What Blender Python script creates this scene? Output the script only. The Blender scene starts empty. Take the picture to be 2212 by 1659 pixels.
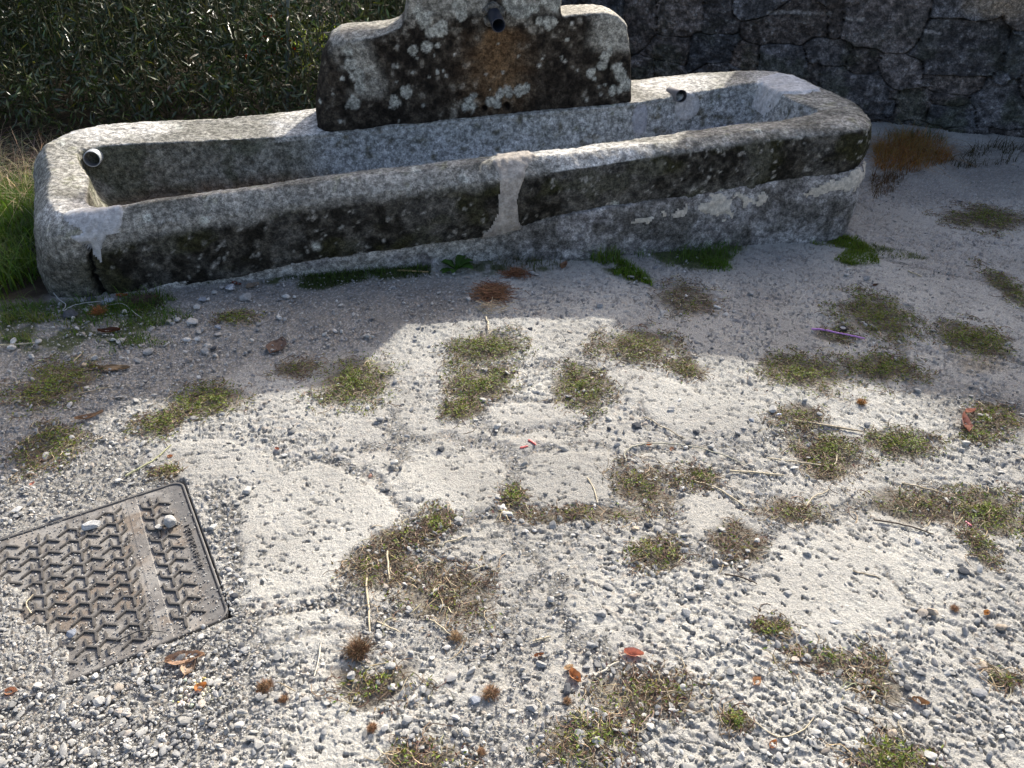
import bpy, math, random
import numpy as np
from mathutils import Vector, Matrix

# ------------------------------------------------------------------ camera, sky, sun, exposure
SC = bpy.context.scene
COL = SC.collection
CAM_H, PITCH = 1.6, math.radians(34.3)
FOC = 1665.0                      # focal length in pixels of a 2212 pixel wide frame
cam_data = bpy.data.cameras.new('camera')
cam = bpy.data.objects.new('camera', cam_data)
COL.objects.link(cam)
cam_data.sensor_width = 36.0
cam_data.lens = 36.0 * FOC / 2212.0
cam_data.clip_start, cam_data.clip_end = 0.02, 400.0
cam.location = (0, 0, CAM_H)
cam.rotation_euler = (math.radians(90) - PITCH, 0, 0)
SC.camera = cam

SUN_EL, SUN_AZ = math.radians(33.0), math.radians(24.5)     # azimuth from +Y towards +X
world = bpy.data.worlds.new('World')
SC.world = world
world.use_nodes = True
wn = world.node_tree
sky = wn.nodes.new('ShaderNodeTexSky')
sky.sky_type = 'NISHITA'
sky.sun_disc = False
sky.air_density, sky.dust_density, sky.ozone_density = 0.8, 5.0, 0.2
sky.sun_elevation, sky.sun_rotation = SUN_EL, SUN_AZ
wn.links.new(sky.outputs[0], wn.nodes['Background'].inputs[0])
wn.nodes['Background'].inputs[1].default_value = 0.15
sun_data = bpy.data.lights.new('sun', 'SUN')
sun_data.energy, sun_data.angle, sun_data.color = 3.9, math.radians(0.53), (1.0, 0.95, 0.86)
sun = bpy.data.objects.new('sun', sun_data)
COL.objects.link(sun)
SUN_DIR = Vector((math.sin(SUN_AZ) * math.cos(SUN_EL), math.cos(SUN_AZ) * math.cos(SUN_EL), math.sin(SUN_EL)))
sun.rotation_euler = SUN_DIR.to_track_quat('Z', 'Y').to_euler()
SC.view_settings.view_transform = 'Standard'
SC.view_settings.look = 'None'
SC.view_settings.gamma = 1.0
SC.view_settings.exposure = 0.74

rng = np.random.default_rng(11)
random.seed(5)
SP, CP = math.sin(PITCH), math.cos(PITCH)

def at(x, y, z=0.0):
    """photograph pixel (2212 wide) to the world point at height z"""
    u, v = x - 1106.0, y - 829.5
    k = (CAM_H - z) / (FOC * SP + v * CP)
    return np.array([u * k, (FOC * CP - v * SP) * k, z])

def at_plane(x, y, A, B):
    d = at(x, y, 0) - np.array([0, 0, CAM_H])
    n = np.array([-(B[1] - A[1]), B[0] - A[0]])
    t = (n @ np.asarray(A)[:2]) / (n @ d[:2])
    return np.array([0, 0, CAM_H]) + t * d

# ------------------------------------------------------------------ numpy noise
def _hash(ix, iy, iz, seed):
    h = (ix.astype(np.int64) * 374761393 + iy.astype(np.int64) * 668265263 + iz.astype(np.int64) * 2147483647 + seed * 974634777) & 0xFFFFFFFF
    h = ((h ^ (h >> 13)) * 1274126177) & 0xFFFFFFFF
    h = ((h ^ (h >> 16)) * 2246822519) & 0xFFFFFFFF
    return ((h ^ (h >> 15)) & 0xFFFFFF) / float(0xFFFFFF)

def vnoise(x, y, z=None, seed=0):
    if z is None:
        z = np.zeros_like(x)
    fx, fy, fz = np.floor(x), np.floor(y), np.floor(z)
    tx, ty, tz = x - fx, y - fy, z - fz
    tx, ty, tz = [t * t * (3 - 2 * t) for t in (tx, ty, tz)]
    r = 0
    for a in (0, 1):
        for b in (0, 1):
            for c in (0, 1):
                r = r + _hash(fx + a, fy + b, fz + c, seed) * (tx if a else 1 - tx) * (ty if b else 1 - ty) * (tz if c else 1 - tz)
    return r

def vnoise2(x, y, seed=0):
    fx, fy = np.floor(x), np.floor(y)
    tx, ty = x - fx, y - fy
    tx, ty = [t * t * (3 - 2 * t) for t in (tx, ty)]
    z = np.zeros_like(fx)
    r = 0
    for a in (0, 1):
        for b in (0, 1):
            r = r + _hash(fx + a, fy + b, z, seed) * (tx if a else 1 - tx) * (ty if b else 1 - ty)
    return r

def fbm(x, y, z=None, seed=0, octaves=4, gain=0.5):
    s, a, n = 0, 1.0, 0
    for o in range(octaves):
        k = 2.03 ** o
        v = vnoise2(x * k + o * 7.1, y * k - o * 3.3, seed + o) if z is None else vnoise(x * k + o * 7.1, y * k - o * 3.3, z * k + o, seed + o)
        s, n, a = s + a * v, n + a, a * gain
    return s / n

def voronoi(x, y, seed=0, jitter=0.9):
    """F1, F2 and three random numbers of the nearest cell"""
    ix, iy = np.floor(x), np.floor(y)
    z0 = np.zeros_like(ix)
    f1 = np.full(x.shape, 9.0); f2 = np.full(x.shape, 9.0)
    cx = np.zeros_like(x); cy = np.zeros_like(x)
    for a in (-1, 0, 1):
        for b in (-1, 0, 1):
            jx, jy = ix + a, iy + b
            px = jx + 0.5 + (_hash(jx, jy, z0, seed) - 0.5) * jitter
            py = jy + 0.5 + (_hash(jx, jy, z0, seed + 1) - 0.5) * jitter
            d = np.hypot(px - x, py - y)
            near = d < f1
            f2 = np.where(near, f1, np.minimum(f2, d))
            cx = np.where(near, jx, cx); cy = np.where(near, jy, cy)
            f1 = np.where(near, d, f1)
    r = [_hash(cx, cy, z0, seed + 10 + k) for k in range(3)]
    return f1, f2, r

def sstep(a, b, x):
    t = np.clip((x - a) / (b - a), 0, 1)
    return t * t * (3 - 2 * t)

def mixc(c, d, m):
    m = np.asarray(m)[..., None]
    return np.asarray(c) * (1 - m) + np.asarray(d) * m

def seg_dist(x, y, pts):
    """distance from points to a polyline of world xy points"""
    best = np.full(x.shape, 1e9)
    for (ax, ay), (bx, by) in zip(pts[:-1], pts[1:]):
        dx, dy = bx - ax, by - ay
        t = np.clip(((x - ax) * dx + (y - ay) * dy) / (dx * dx + dy * dy + 1e-12), 0, 1)
        best = np.minimum(best, np.hypot(x - ax - t * dx, y - ay - t * dy))
    return best

def poly_sd(x, y, pts):
    """signed distance to a polygon, positive inside"""
    ins = np.zeros(x.shape, bool)
    n = len(pts)
    for i in range(n):
        (ax, ay), (bx, by) = pts[i], pts[(i + 1) % n]
        cond = (ay > y) != (by > y)
        with np.errstate(divide='ignore', invalid='ignore'):
            xx = (bx - ax) * (y - ay) / (by - ay + 1e-15) + ax
        ins ^= cond & (x < xx)
    d = seg_dist(x, y, list(pts) + [pts[0]])
    return np.where(ins, d, -d)

def pxpoly(pts, z=0.0):
    return [tuple(at(px, py, z)[:2]) for px, py in pts]

# ------------------------------------------------------------------ mesh and object helpers
def mesh_np(name, V, F, col=None, smooth=True):
    """V (n,3); F an (m,k) array or a list of such arrays; col (n,3) base colours"""
    me = bpy.data.meshes.new(name)
    Fs = F if isinstance(F, list) else [F]
    Fs = [np.asarray(f, np.int32) for f in Fs if len(f)]
    V = np.asarray(V, np.float32)
    nl = sum(f.size for f in Fs); nf = sum(len(f) for f in Fs)
    me.vertices.add(len(V)); me.vertices.foreach_set('co', V.ravel())
    me.loops.add(nl); me.loops.foreach_set('vertex_index', np.concatenate([f.ravel() for f in Fs]))
    tot = np.concatenate([np.full(len(f), f.shape[1], np.int32) for f in Fs])
    me.polygons.add(nf)
    me.polygons.foreach_set('loop_start', np.concatenate([[0], np.cumsum(tot)[:-1]]).astype(np.int32))
    me.polygons.foreach_set('loop_total', tot)
    me.polygons.foreach_set('use_smooth', np.full(nf, smooth, bool))
    if col is not None:
        at_ = me.color_attributes.new('Col', 'FLOAT_COLOR', 'POINT')
        c4 = np.ones((len(V), 4), np.float32); c4[:, :3] = col
        at_.data.foreach_set('color', c4.ravel())
    me.update()
    me.validate()
    return me

def obj(name, me, mat=None, parent=None):
    o = bpy.data.objects.new(name, me)
    COL.objects.link(o)
    if mat is not None and me is not None and not me.materials:
        me.materials.append(mat)
    if parent is not None:
        o.parent = parent
    return o

def tag(o, label, cat, group=None, kind=None):
    o['label'] = label
    o['category'] = cat
    if group: o['group'] = group
    if kind: o['kind'] = kind
    return o

def empty(name, loc=(0, 0, 0)):
    o = bpy.data.objects.new(name, None)
    o.empty_display_size = 0.1
    o.location = loc
    COL.objects.link(o)
    return o

class Bag:
    """collects many small shapes into one mesh"""
    def __init__(self): self.v, self.f, self.c, self.n = [], {}, [], 0
    def add(self, V, F, col):
        V = np.asarray(V, float)
        self.v.append(V)
        c = np.asarray(col, float)
        self.c.append(np.broadcast_to(c, V.shape) if c.ndim == 1 else c)
        F = np.asarray(F) + self.n
        self.f.setdefault(F.shape[1], []).append(F)
        self.n += len(V)
    def mesh(self, name, smooth=True):
        return mesh_np(name, np.concatenate(self.v), [np.concatenate(f) for f in self.f.values()], np.concatenate(self.c), smooth)

def grid_faces(nr, nc, wrap=False):
    r, c = np.meshgrid(np.arange(nr - 1), np.arange(nc if wrap else nc - 1), indexing='ij')
    a = r * nc + c
    b = r * nc + (c + 1) % nc
    return np.stack([a, b, b + nc, a + nc], -1).reshape(-1, 4)

def vnormals(V, F):
    n = np.zeros_like(V)
    fn = np.cross(V[F[:, 2]] - V[F[:, 0]], V[F[:, 3 % F.shape[1]]] - V[F[:, 1]])
    for k in range(F.shape[1]):
        for d in range(3):
            n[:, d] += np.bincount(F[:, k], fn[:, d], len(V))
    return n / (np.linalg.norm(n, axis=1, keepdims=True) + 1e-12)

def catmull(P, m, closed):
    """uniform Catmull-Rom, m points per segment"""
    P = np.asarray(P, float)
    n = len(P)
    idx = (lambda i: i % n) if closed else (lambda i: min(max(i, 0), n - 1))
    out = []
    t = np.linspace(0, 1, m, endpoint=False)[:, None]
    for i in range(n if closed else n - 1):
        a, b, c, d = P[idx(i - 1)], P[idx(i)], P[idx(i + 1)], P[idx(i + 2)]
        out.append(0.5 * (2 * b + (c - a) * t + (2 * a - 5 * b + 4 * c - d) * t ** 2 + (3 * b - a - 3 * c + d) * t ** 3))
    if not closed: out.append(P[-1:])
    return np.concatenate(out)

def tube(bag, P, r, col, k=6, cap=True):
    P = np.asarray(P, float)
    n = len(P)
    r = np.broadcast_to(np.asarray(r, float), (n,))
    T = np.gradient(P, axis=0); T /= np.linalg.norm(T, axis=1, keepdims=True) + 1e-12
    up = np.array([0, 0, 1.0]) if abs(T[:, 2]).mean() < 0.9 else np.array([1.0, 0, 0])
    A = np.cross(T, up); A /= np.linalg.norm(A, axis=1, keepdims=True) + 1e-12
    B = np.cross(T, A)
    a = np.linspace(0, 2 * np.pi, k, endpoint=False)
    V = P[:, None] + r[:, None, None] * (np.cos(a)[None, :, None] * A[:, None] + np.sin(a)[None, :, None] * B[:, None])
    V = V.reshape(-1, 3)
    bag.add(V, grid_faces(n, k, True), col)
    if cap:
        for e in (0, n - 1):
            bag.add(np.vstack([V[e * k:(e + 1) * k], P[e:e + 1]]), [[i, (i + 1) % k, k] for i in range(k)], col)

def icosphere(level):
    t = (1 + 5 ** 0.5) / 2
    v = [(-1, t, 0), (1, t, 0), (-1, -t, 0), (1, -t, 0), (0, -1, t), (0, 1, t), (0, -1, -t), (0, 1, -t), (t, 0, -1), (t, 0, 1), (-t, 0, -1), (-t, 0, 1)]
    f = [(0, 11, 5), (0, 5, 1), (0, 1, 7), (0, 7, 10), (0, 10, 11), (1, 5, 9), (5, 11, 4), (11, 10, 2), (10, 7, 6), (7, 1, 8),
         (3, 9, 4), (3, 4, 2), (3, 2, 6), (3, 6, 8), (3, 8, 9), (4, 9, 5), (2, 4, 11), (6, 2, 10), (8, 6, 7), (9, 8, 1)]
    v = [np.array(p) / np.linalg.norm(p) for p in v]
    for _ in range(level):
        mid, nf = {}, []
        def m(a, b):
            k = (min(a, b), max(a, b))
            if k not in mid:
                p = v[a] + v[b]; v.append(p / np.linalg.norm(p)); mid[k] = len(v) - 1
            return mid[k]
        for a, b, c in f:
            ab, bc, ca = m(a, b), m(b, c), m(c, a)
            nf += [(a, ab, ca), (b, bc, ab), (c, ca, bc), (ab, bc, ca)]
        f = nf
    return np.array(v), np.array(f)

ICO = {k: icosphere(k) for k in (1, 2, 3, 4)}

def stone_shape(level, r, cuts=9, rough=0.05):
    """angular pebble of unit size: a ball with random flats chipped off it"""
    V = ICO[level][0].copy()
    for _ in range(cuts):
        n = r.normal(size=3); n /= np.linalg.norm(n)
        d = r.uniform(0.5, 0.85)
        V = V - np.maximum(V @ n - d, 0)[:, None] * n * 0.92
    q = V * 2.2 + r.uniform(0, 50, 3)
    V = V * (1 + rough * 3 * (fbm(q[:, 0], q[:, 1], q[:, 2], 3, 3) - 0.5))[:, None]
    return V

def euler_mat(r, tilt=0.3):
    a, b, c = r.uniform(0, 2 * np.pi), r.normal(0, tilt), r.normal(0, tilt)
    return np.array(Matrix.Rotation(a, 3, 'Z') @ Matrix.Rotation(b, 3, 'X') @ Matrix.Rotation(c, 3, 'Y'))

# ------------------------------------------------------------------ materials
def nodes_of(m):
    m.use_nodes = True
    nt = m.node_tree
    return nt, nt.nodes, nt.links, nt.nodes['Principled BSDF']

def painted(name, rough=0.85, fine=220.0, amount=0.45, bump=0.35, bump_dist=0.003, spec=0.3, mid=60.0, speck=None, mottle=0.0):
    """base colour painted on the vertices, broken up by procedural grain"""
    m = bpy.data.materials.new(name)
    nt, N, L, b = nodes_of(m)
    a = N.new('ShaderNodeVertexColor'); a.layer_name = 'Col'
    tc = N.new('ShaderNodeTexCoord')
    n1 = N.new('ShaderNodeTexNoise'); n1.inputs['Scale'].default_value = fine; n1.inputs['Detail'].default_value = 3.0; n1.inputs['Roughness'].default_value = 0.65
    n2 = N.new('ShaderNodeTexNoise'); n2.inputs['Scale'].default_value = mid; n2.inputs['Detail'].default_value = 4.0
    for n in (n1, n2): L.new(tc.outputs['Object'], n.inputs['Vector'])
    add = N.new('ShaderNodeMath'); add.operation = 'ADD'
    L.new(n1.outputs['Fac'], add.inputs[0]); L.new(n2.outputs['Fac'], add.inputs[1])
    mr = N.new('ShaderNodeMapRange')
    mr.inputs['From Min'].default_value, mr.inputs['From Max'].default_value = 0.65, 1.35
    mr.inputs['To Min'].default_value, mr.inputs['To Max'].default_value = 1 - amount, 1 + amount
    L.new(add.outputs[0], mr.inputs['Value'])
    mul = N.new('ShaderNodeVectorMath'); mul.operation = 'SCALE'
    L.new(a.outputs['Color'], mul.inputs[0]); L.new(mr.outputs[0], mul.inputs['Scale'])
    out = mul.outputs[0]
    if speck:
        v = N.new('ShaderNodeTexVoronoi'); v.inputs['Scale'].default_value = speck
        L.new(tc.outputs['Object'], v.inputs['Vector'])
        r2 = N.new('ShaderNodeMapRange')
        r2.inputs['From Min'].default_value, r2.inputs['From Max'].default_value = 0.15, 0.85
        r2.inputs['To Min'].default_value, r2.inputs['To Max'].default_value = 0.74, 1.24
        sep = N.new('ShaderNodeSeparateColor'); L.new(v.outputs['Color'], sep.inputs[0])
        L.new(sep.outputs[0], r2.inputs['Value'])
        m2 = N.new('ShaderNodeVectorMath'); m2.operation = 'SCALE'
        L.new(out, m2.inputs[0]); L.new(r2.outputs[0], m2.inputs['Scale'])
        out = m2.outputs[0]
    if mottle:
        n3 = N.new('ShaderNodeTexNoise'); n3.inputs['Scale'].default_value = 42.0; n3.inputs['Detail'].default_value = 7.0; n3.inputs['Roughness'].default_value = 0.78
        L.new(tc.outputs['Object'], n3.inputs['Vector'])
        r3 = N.new('ShaderNodeMapRange')
        r3.inputs['From Min'].default_value, r3.inputs['From Max'].default_value = 0.42, 0.61
        r3.inputs['To Min'].default_value, r3.inputs['To Max'].default_value = 1 - mottle, 1 + mottle * 1.25
        L.new(n3.outputs['Fac'], r3.inputs['Value'])
        m3 = N.new('ShaderNodeVectorMath'); m3.operation = 'SCALE'
        L.new(out, m3.inputs[0]); L.new(r3.outputs[0], m3.inputs['Scale'])
        out = m3.outputs[0]
    L.new(out, b.inputs['Base Color'])
    b.inputs['Roughness'].default_value = rough
    b.inputs['Specular IOR Level'].default_value = spec
    if bump:
        bp = N.new('ShaderNodeBump'); bp.inputs['Strength'].default_value = bump; bp.inputs['Distance'].default_value = bump_dist
        L.new(add.outputs[0], bp.inputs['Height']); L.new(bp.outputs[0], b.inputs['Normal'])
    return m

def leafy(name, rough=0.5, spec=0.4, through=0.35):
    """thin leaf: painted colour, some light passing through"""
    m = bpy.data.materials.new(name)
    nt, N, L, b = nodes_of(m)
    a = N.new('ShaderNodeVertexColor'); a.layer_name = 'Col'
    L.new(a.outputs['Color'], b.inputs['Base Color'])
    b.inputs['Roughness'].default_value = rough
    b.inputs['Specular IOR Level'].default_value = spec
    t = N.new('ShaderNodeBsdfTranslucent')
    hs = N.new('ShaderNodeHueSaturation'); hs.inputs['Value'].default_value = 1.5; hs.inputs['Saturation'].default_value = 1.15
    L.new(a.outputs['Color'], hs.inputs['Color']); L.new(hs.outputs[0], t.inputs['Color'])
    mx = N.new('ShaderNodeMixShader'); mx.inputs[0].default_value = through
    L.new(b.outputs[0], mx.inputs[1]); L.new(t.outputs[0], mx.inputs[2])
    L.new(mx.outputs[0], N['Material Output'].inputs['Surface'])
    return m

def plain(name, col, rough=0.5, metal=0.0, spec=0.5, grain=0.0, scale=60.0, bump=0.0):
    m = bpy.data.materials.new(name)
    nt, N, L, b = nodes_of(m)
    tc = N.new('ShaderNodeTexCoord')
    n1 = N.new('ShaderNodeTexNoise'); n1.inputs['Scale'].default_value = scale; n1.inputs['Detail'].default_value = 4.0
    L.new(tc.outputs['Object'], n1.inputs['Vector'])
    cr = N.new('ShaderNodeValToRGB')
    cr.color_ramp.elements[0].position, cr.color_ramp.elements[1].position = 0.3, 0.7
    cr.color_ramp.elements[0].color = tuple(c * (1 - grain) for c in col) + (1,)
    cr.color_ramp.elements[1].color = tuple(min(1, c * (1 + grain)) for c in col) + (1,)
    L.new(n1.outputs['Fac'], cr.inputs[0]); L.new(cr.outputs[0], b.inputs['Base Color'])
    b.inputs['Roughness'].default_value = rough; b.inputs['Metallic'].default_value = metal
    b.inputs['Specular IOR Level'].default_value = spec
    if bump:
        bp = N.new('ShaderNodeBump'); bp.inputs['Strength'].default_value = bump; bp.inputs['Distance'].default_value = 0.002
        L.new(n1.outputs['Fac'], bp.inputs['Height']); L.new(bp.outputs[0], b.inputs['Normal'])
    return m

M_GROUND = painted('weathered_concrete_ground', 0.92, 420.0, 0.34, 0.9, 0.004, 0.15, 150.0)
M_STONE = painted('mossy_granite', 0.92, 190.0, 0.3, 0.6, 0.004, 0.15, 45.0, speck=230.0, mottle=0.5)
M_WALL = painted('dark_rubble_stone', 0.75, 120.0, 0.5, 0.6, 0.006, 0.35, 30.0, speck=150.0, mottle=0.5)
M_MORTAR = painted('lime_mortar', 0.95, 150.0, 0.22, 0.6, 0.004, 0.1, 40.0, mottle=0.22)
M_PEBBLE = painted('pebble', 0.85, 300.0, 0.3, 0.3, 0.001, 0.2, 90.0)
M_IRON = painted('worn_cast_iron', 0.55, 260.0, 0.25, 0.4, 0.001, 0.5, 60.0)
M_LEAF = leafy('small_weed_leaf', 0.55, 0.35, 0.3)
M_GRASS = leafy('grass_blade', 0.5, 0.35, 0.42)
M_WILLOW = leafy('willow_leaf', 0.27, 0.7, 0.16)
M_DRY = leafy('dry_leaf', 0.75, 0.2, 0.2)
M_BARK = painted('bark', 0.9, 90.0, 0.5, 0.7, 0.006, 0.15, 25.0)
M_STRAW = painted('straw', 0.7, 200.0, 0.25, 0.1, 0.001, 0.3, 80.0)

# ------------------------------------------------------------------ what grows and lies where (pixels of the 2212 wide photograph)
# centre x, y, half width, half height, share of green
WEEDS = [
 (765, 825, 85, 50, .92, 'bright green knotgrass mat on the left edge of the sunlit patch'),
 (1050, 755, 82, 34, .85, 'yellow-green knotgrass mat in the sunlit tip below the brown needle clump'),
 (1040, 835, 75, 40, .8, 'olive knotgrass mat in the sun, upper of two touching by the small pale slab'),
 (995, 887, 45, 28, .7, 'small olive knotgrass mat in the sun, lower of two touching by the small pale slab'),
 (1255, 838, 58, 55, .75, 'tall narrow knotgrass mat in the sun just above the small pale slab'),
 (1378, 752, 80, 40, .6, 'yellowing knotgrass mat with reddish stems on the shadow edge'),
 (1485, 802, 36, 24, .6, 'small sprig of reddish green weed on the right of the yellowing mat'),
 (1740, 812, 98, 44, .85, 'long green knotgrass mat half in sun below the pink straw'),
 (1902, 800, 75, 36, .85, 'dark green knotgrass mat in shade with a brown dried part on top'),
 (1895, 688, 78, 48, .9, 'dark green slanting knotgrass mat in shade beside the toy wheel'),
 (2100, 735, 72, 38, .85, 'dark green knotgrass mat in shade above the bare sandy spot'),
 (2130, 475, 88, 28, .55, 'flat brownish green weed mat in shade near the wall'),
 (2196, 640, 32, 58, .7, 'dark green weed mat cut by the right edge of the photo, in shade'),
 (1800, 730, 34, 14, .85, 'little green weed lying under the pink straw'),
 (1480, 650, 62, 36, .35, 'dark brown mossy weed strip in shade along a crack'),
 (460, 868, 82, 32, .85, 'dark green knotgrass mat in the shadow point left of the sunlit patch'),
 (120, 832, 85, 50, .9, 'dark green knotgrass mat in shade at the left, beside the long brown leaf'),
 (345, 918, 50, 30, .7, 'small sunlit knotgrass mat between the shaded mat and the iron cover'),
 (110, 965, 72, 46, .65, 'dry olive knotgrass mat at the left edge of the sunlight'),
 (1780, 975, 82, 38, .6, 'sunlit olive knotgrass mat below the long dry stalk'),
 (1942, 960, 76, 30, .75, 'sunlit green knotgrass mat right of the olive one under the stalk'),
 (1790, 1022, 50, 22, .5, 'small dry knotgrass mat just above the pale straw'),
 (1510, 1035, 46, 25, .6, 'small olive weed mat between two long dry stalks'),
 (1390, 1055, 70, 45, .4, 'brown-green weed mat along the right rim of the large round slab'),
 (1110, 1080, 28, 32, .7, 'olive weed tuft in the joint between the two round slabs'),
 (950, 1130, 42, 34, .6, 'olive weed tuft below the left round slab'),
 (870, 1165, 60, 26, .4, 'sparse weed strip left below the left round slab'),
 (1250, 1115, 165, 18, .25, 'brown dried weed strip along the foot of the large round slab'),
 (830, 1232, 95, 60, .35, 'brown and green weed mat with two upright straws'),
 (965, 1290, 105, 72, .08, 'large brown dead weed mat with scattered straw'),
 (1420, 1200, 60, 34, .55, 'small olive weed mat in the middle of the rough concrete'),
 (1590, 1172, 52, 42, .3, 'brownish weed mat in a dark hollow of the rough concrete'),
 (1705, 1110, 82, 25, .35, 'flat brown-green weed strip right of the middle'),
 (1975, 1090, 112, 35, .4, 'long brown-green weed mat on the right beside the thin fallen stem'),
 (2140, 1110, 80, 55, .72, 'green weed mat at the right edge of the photo in sun'),
 (2110, 1178, 28, 40, .6, 'trailing olive weed below the green mat on the right edge'),
 (1660, 1360, 46, 24, .6, 'small dark olive weed on the rough concrete above the white chip'),
 (1790, 1428, 112, 34, .3, 'brown weed mat creeping over the rough concrete on the lower right'),
 (1885, 1482, 52, 36, .3, 'brown moss patch at the lower end of the creeping weed mat'),
 (820, 1482, 92, 42, .5, 'flat olive weed mat below the brown moss ball'),
 (1252, 1590, 92, 55, .72, 'olive green weed mat near the bottom middle'),
 (1395, 1500, 112, 58, .25, 'brown weed mat strewn with straw below the pink leaf scrap'),
 (1930, 1640, 82, 48, .8, 'green weed mat at the bottom edge on the right'),
 (905, 1640, 92, 32, .45, 'brown-green weed mat at the bottom edge left of the middle'),
 (1722, 905, 62, 26, .5, 'thin dry weed on the shadow edge below the long green mat'),
 (640, 802, 40, 20, .4, 'small brown weed at the shadow edge left of the bright mat'),
 (512, 690, 42, 14, .9, 'small grassy weed in shade on the gravel'),
 (2142, 905, 60, 26, .6, 'dark weed mat in shade beside the crumpled pink strip'),
 (360, 1022, 32, 12, .6, 'tiny tuft of dry grass at the top corner of the iron cover'),
 (1588, 1562, 26, 24, .7, 'tiny green weed among pebbles at the bottom right'),
 (2172, 1472, 30, 20, .5, 'tiny olive weed at the right edge low down'),
 (2120, 945, 46, 16, .75, 'sunlit weed strip at the foot of the crumpled pink strip'),
]
CRACKS = [
 (.030, [(470, 1060), (505, 1150), (520, 1290), (545, 1335)]), (.022, [(690, 1000), (790, 1020), (850, 1080), (900, 1150)]),
 (.030, [(800, 965), (900, 955), (1050, 965), (1105, 995), (1098, 1040), (1085, 1110), (1000, 1150), (905, 1150)]),
 (.012, [(1110, 985), (1200, 972), (1330, 972), (1345, 1040), (1310, 1100), (1110, 1110)]),
 (.018, [(1040, 870), (1150, 860), (1230, 868), (1272, 900), (1250, 930), (1100, 945), (1050, 930), (1030, 880)]),
 (.014, [(1345, 990), (1500, 960), (1650, 952), (1800, 935)]), (.012, [(1380, 825), (1300, 880), (1270, 900)]),
 (.010, [(1380, 870), (1400, 930), (1480, 950)]), (.030, [(930, 1170), (790, 1200), (740, 1290), (800, 1335), (950, 1340)]),
 (.020, [(1110, 1110), (1130, 1180), (1170, 1230), (1100, 1330), (1080, 1400), (1000, 1450)]),
 (.022, [(1450, 1080), (1440, 1190), (1560, 1200), (1700, 1120), (1850, 1100), (2080, 1100)]),
 (.025, [(1200, 1240), (1240, 1390), (1330, 1440), (1480, 1500)]), (.010, [(1900, 1220), (1960, 1300), (2000, 1335)]),
 (.018, [(540, 1330), (680, 1300), (770, 1290)]), (.020, [(560, 1395), (640, 1365), (770, 1370), (800, 1420)]),
 (.030, [(850, 900), (870, 960), (840, 1010)]), (.022, [(1000, 790), (1150, 800), (1300, 760)]),
 (.020, [(1290, 555), (1350, 590), (1480, 650), (1540, 690)]), (.020, [(1900, 560), (2020, 590), (2130, 610)]),
 (.030, [(1820, 660), (1930, 700), (1960, 780), (1960, 850)]), (.020, [(2040, 700), (2150, 760), (2212, 790)]),
]
SLABS = [  # smooth pale slabs
 [(530, 1060), (640, 1020), (740, 1010), (800, 1060), (840, 1100), (885, 1150), (790, 1185), (730, 1230), (700, 1280), (545, 1300), (515, 1180)],
 [(870, 1030), (930, 995), (1010, 985), (1085, 1030), (1078, 1105), (1005, 1140), (950, 1100), (880, 1080)],
 [(1112, 1040), (1150, 988), (1320, 985), (1338, 1050), (1300, 1098), (1120, 1092)],
 [(1050, 890), (1140, 866), (1225, 876), (1262, 905), (1180, 930), (1075, 922)],
 [(930, 940), (1010, 925), (1050, 950), (990, 985), (930, 975)], [(1060, 960), (1140, 945), (1210, 965), (1120, 985)],
 [(1290, 820), (1370, 800), (1500, 850), (1640, 880), (1650, 930), (1480, 940), (1400, 900)],
 [(290, 1010), (350, 960), (480, 950), (620, 1000), (600, 1040), (430, 1040)], [(540, 1340), (700, 1310), (790, 1330), (760, 1400), (600, 1420)],
 [(1640, 1230), (1800, 1150), (1960, 1210), (1940, 1330), (1760, 1400), (1600, 1330)], [(1430, 1090), (1540, 1060), (1620, 1120), (1500, 1170)],
]
GRAVEL = [  # loose gravel on dirt
 (1.0, [(60, 650), (300, 640), (480, 600), (700, 600), (1000, 600), (1060, 660), (900, 710), (700, 790), (540, 800), (380, 870), (200, 900), (0, 900), (-300, 900), (-300, 700)]),
 (0.8, [(-300, 880), (250, 920), (400, 1010), (330, 1060), (0, 1165), (-300, 1200)]),
 (0.9, [(-300, 1270), (40, 1280), (110, 1390), (150, 1490), (420, 1350), (560, 1370), (620, 1480), (560, 1560), (380, 1700), (-300, 1800)]),
 (0.5, [(800, 1350), (1180, 1330), (1220, 1450), (980, 1560), (900, 1700), (1250, 1750), (1200, 1500), (760, 1400)]),
 (0.7, [(1960, 830), (2100, 830), (2300, 900), (2300, 990), (2000, 900)]), (0.5, [(1880, 380), (2000, 360), (2300, 350), (2300, 430), (1960, 450)]),
]
GREEN = [(w, pxpoly(p)) for w, p in (
    (.8, [(0, 665), (130, 650), (330, 650), (420, 690), (300, 720), (380, 745), (250, 770), (60, 765), (0, 740)]), (.9, [(560, 612), (640, 590), (760, 580), (930, 574), (930, 600), (760, 612), (690, 630), (600, 622)]),
    (.8, [(1000, 578), (1060, 553), (1250, 526), (1280, 560), (1180, 590), (1040, 600)]), (.9, [(1350, 545), (1480, 516), (1620, 530), (1570, 570), (1560, 590), (1440, 580)]),
    (1., [(1725, 508), (1790, 504), (1850, 510), (1890, 545), (1900, 574), (1840, 580), (1800, 567), (1830, 540), (1760, 530)]), (.7, [(1880, 530), (1960, 543), (2010, 560), (1950, 564), (1890, 557)]),
    (1., [(1255, 535), (1320, 525), (1350, 565), (1400, 600), (1410, 622), (1360, 612), (1310, 590), (1280, 570)]))]
W_POLY = [(at(cx, cy)[:2], at(cx + rx, cy)[0] - at(cx, cy)[0], (at(cx, cy - ry)[1] - at(cx, cy + ry)[1]) / 2) for cx, cy, rx, ry, g, l in WEEDS]
C_POLY = [(w, pxpoly(p)) for w, p in CRACKS]
S_POLY = [pxpoly(p) for p in SLABS]
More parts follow.
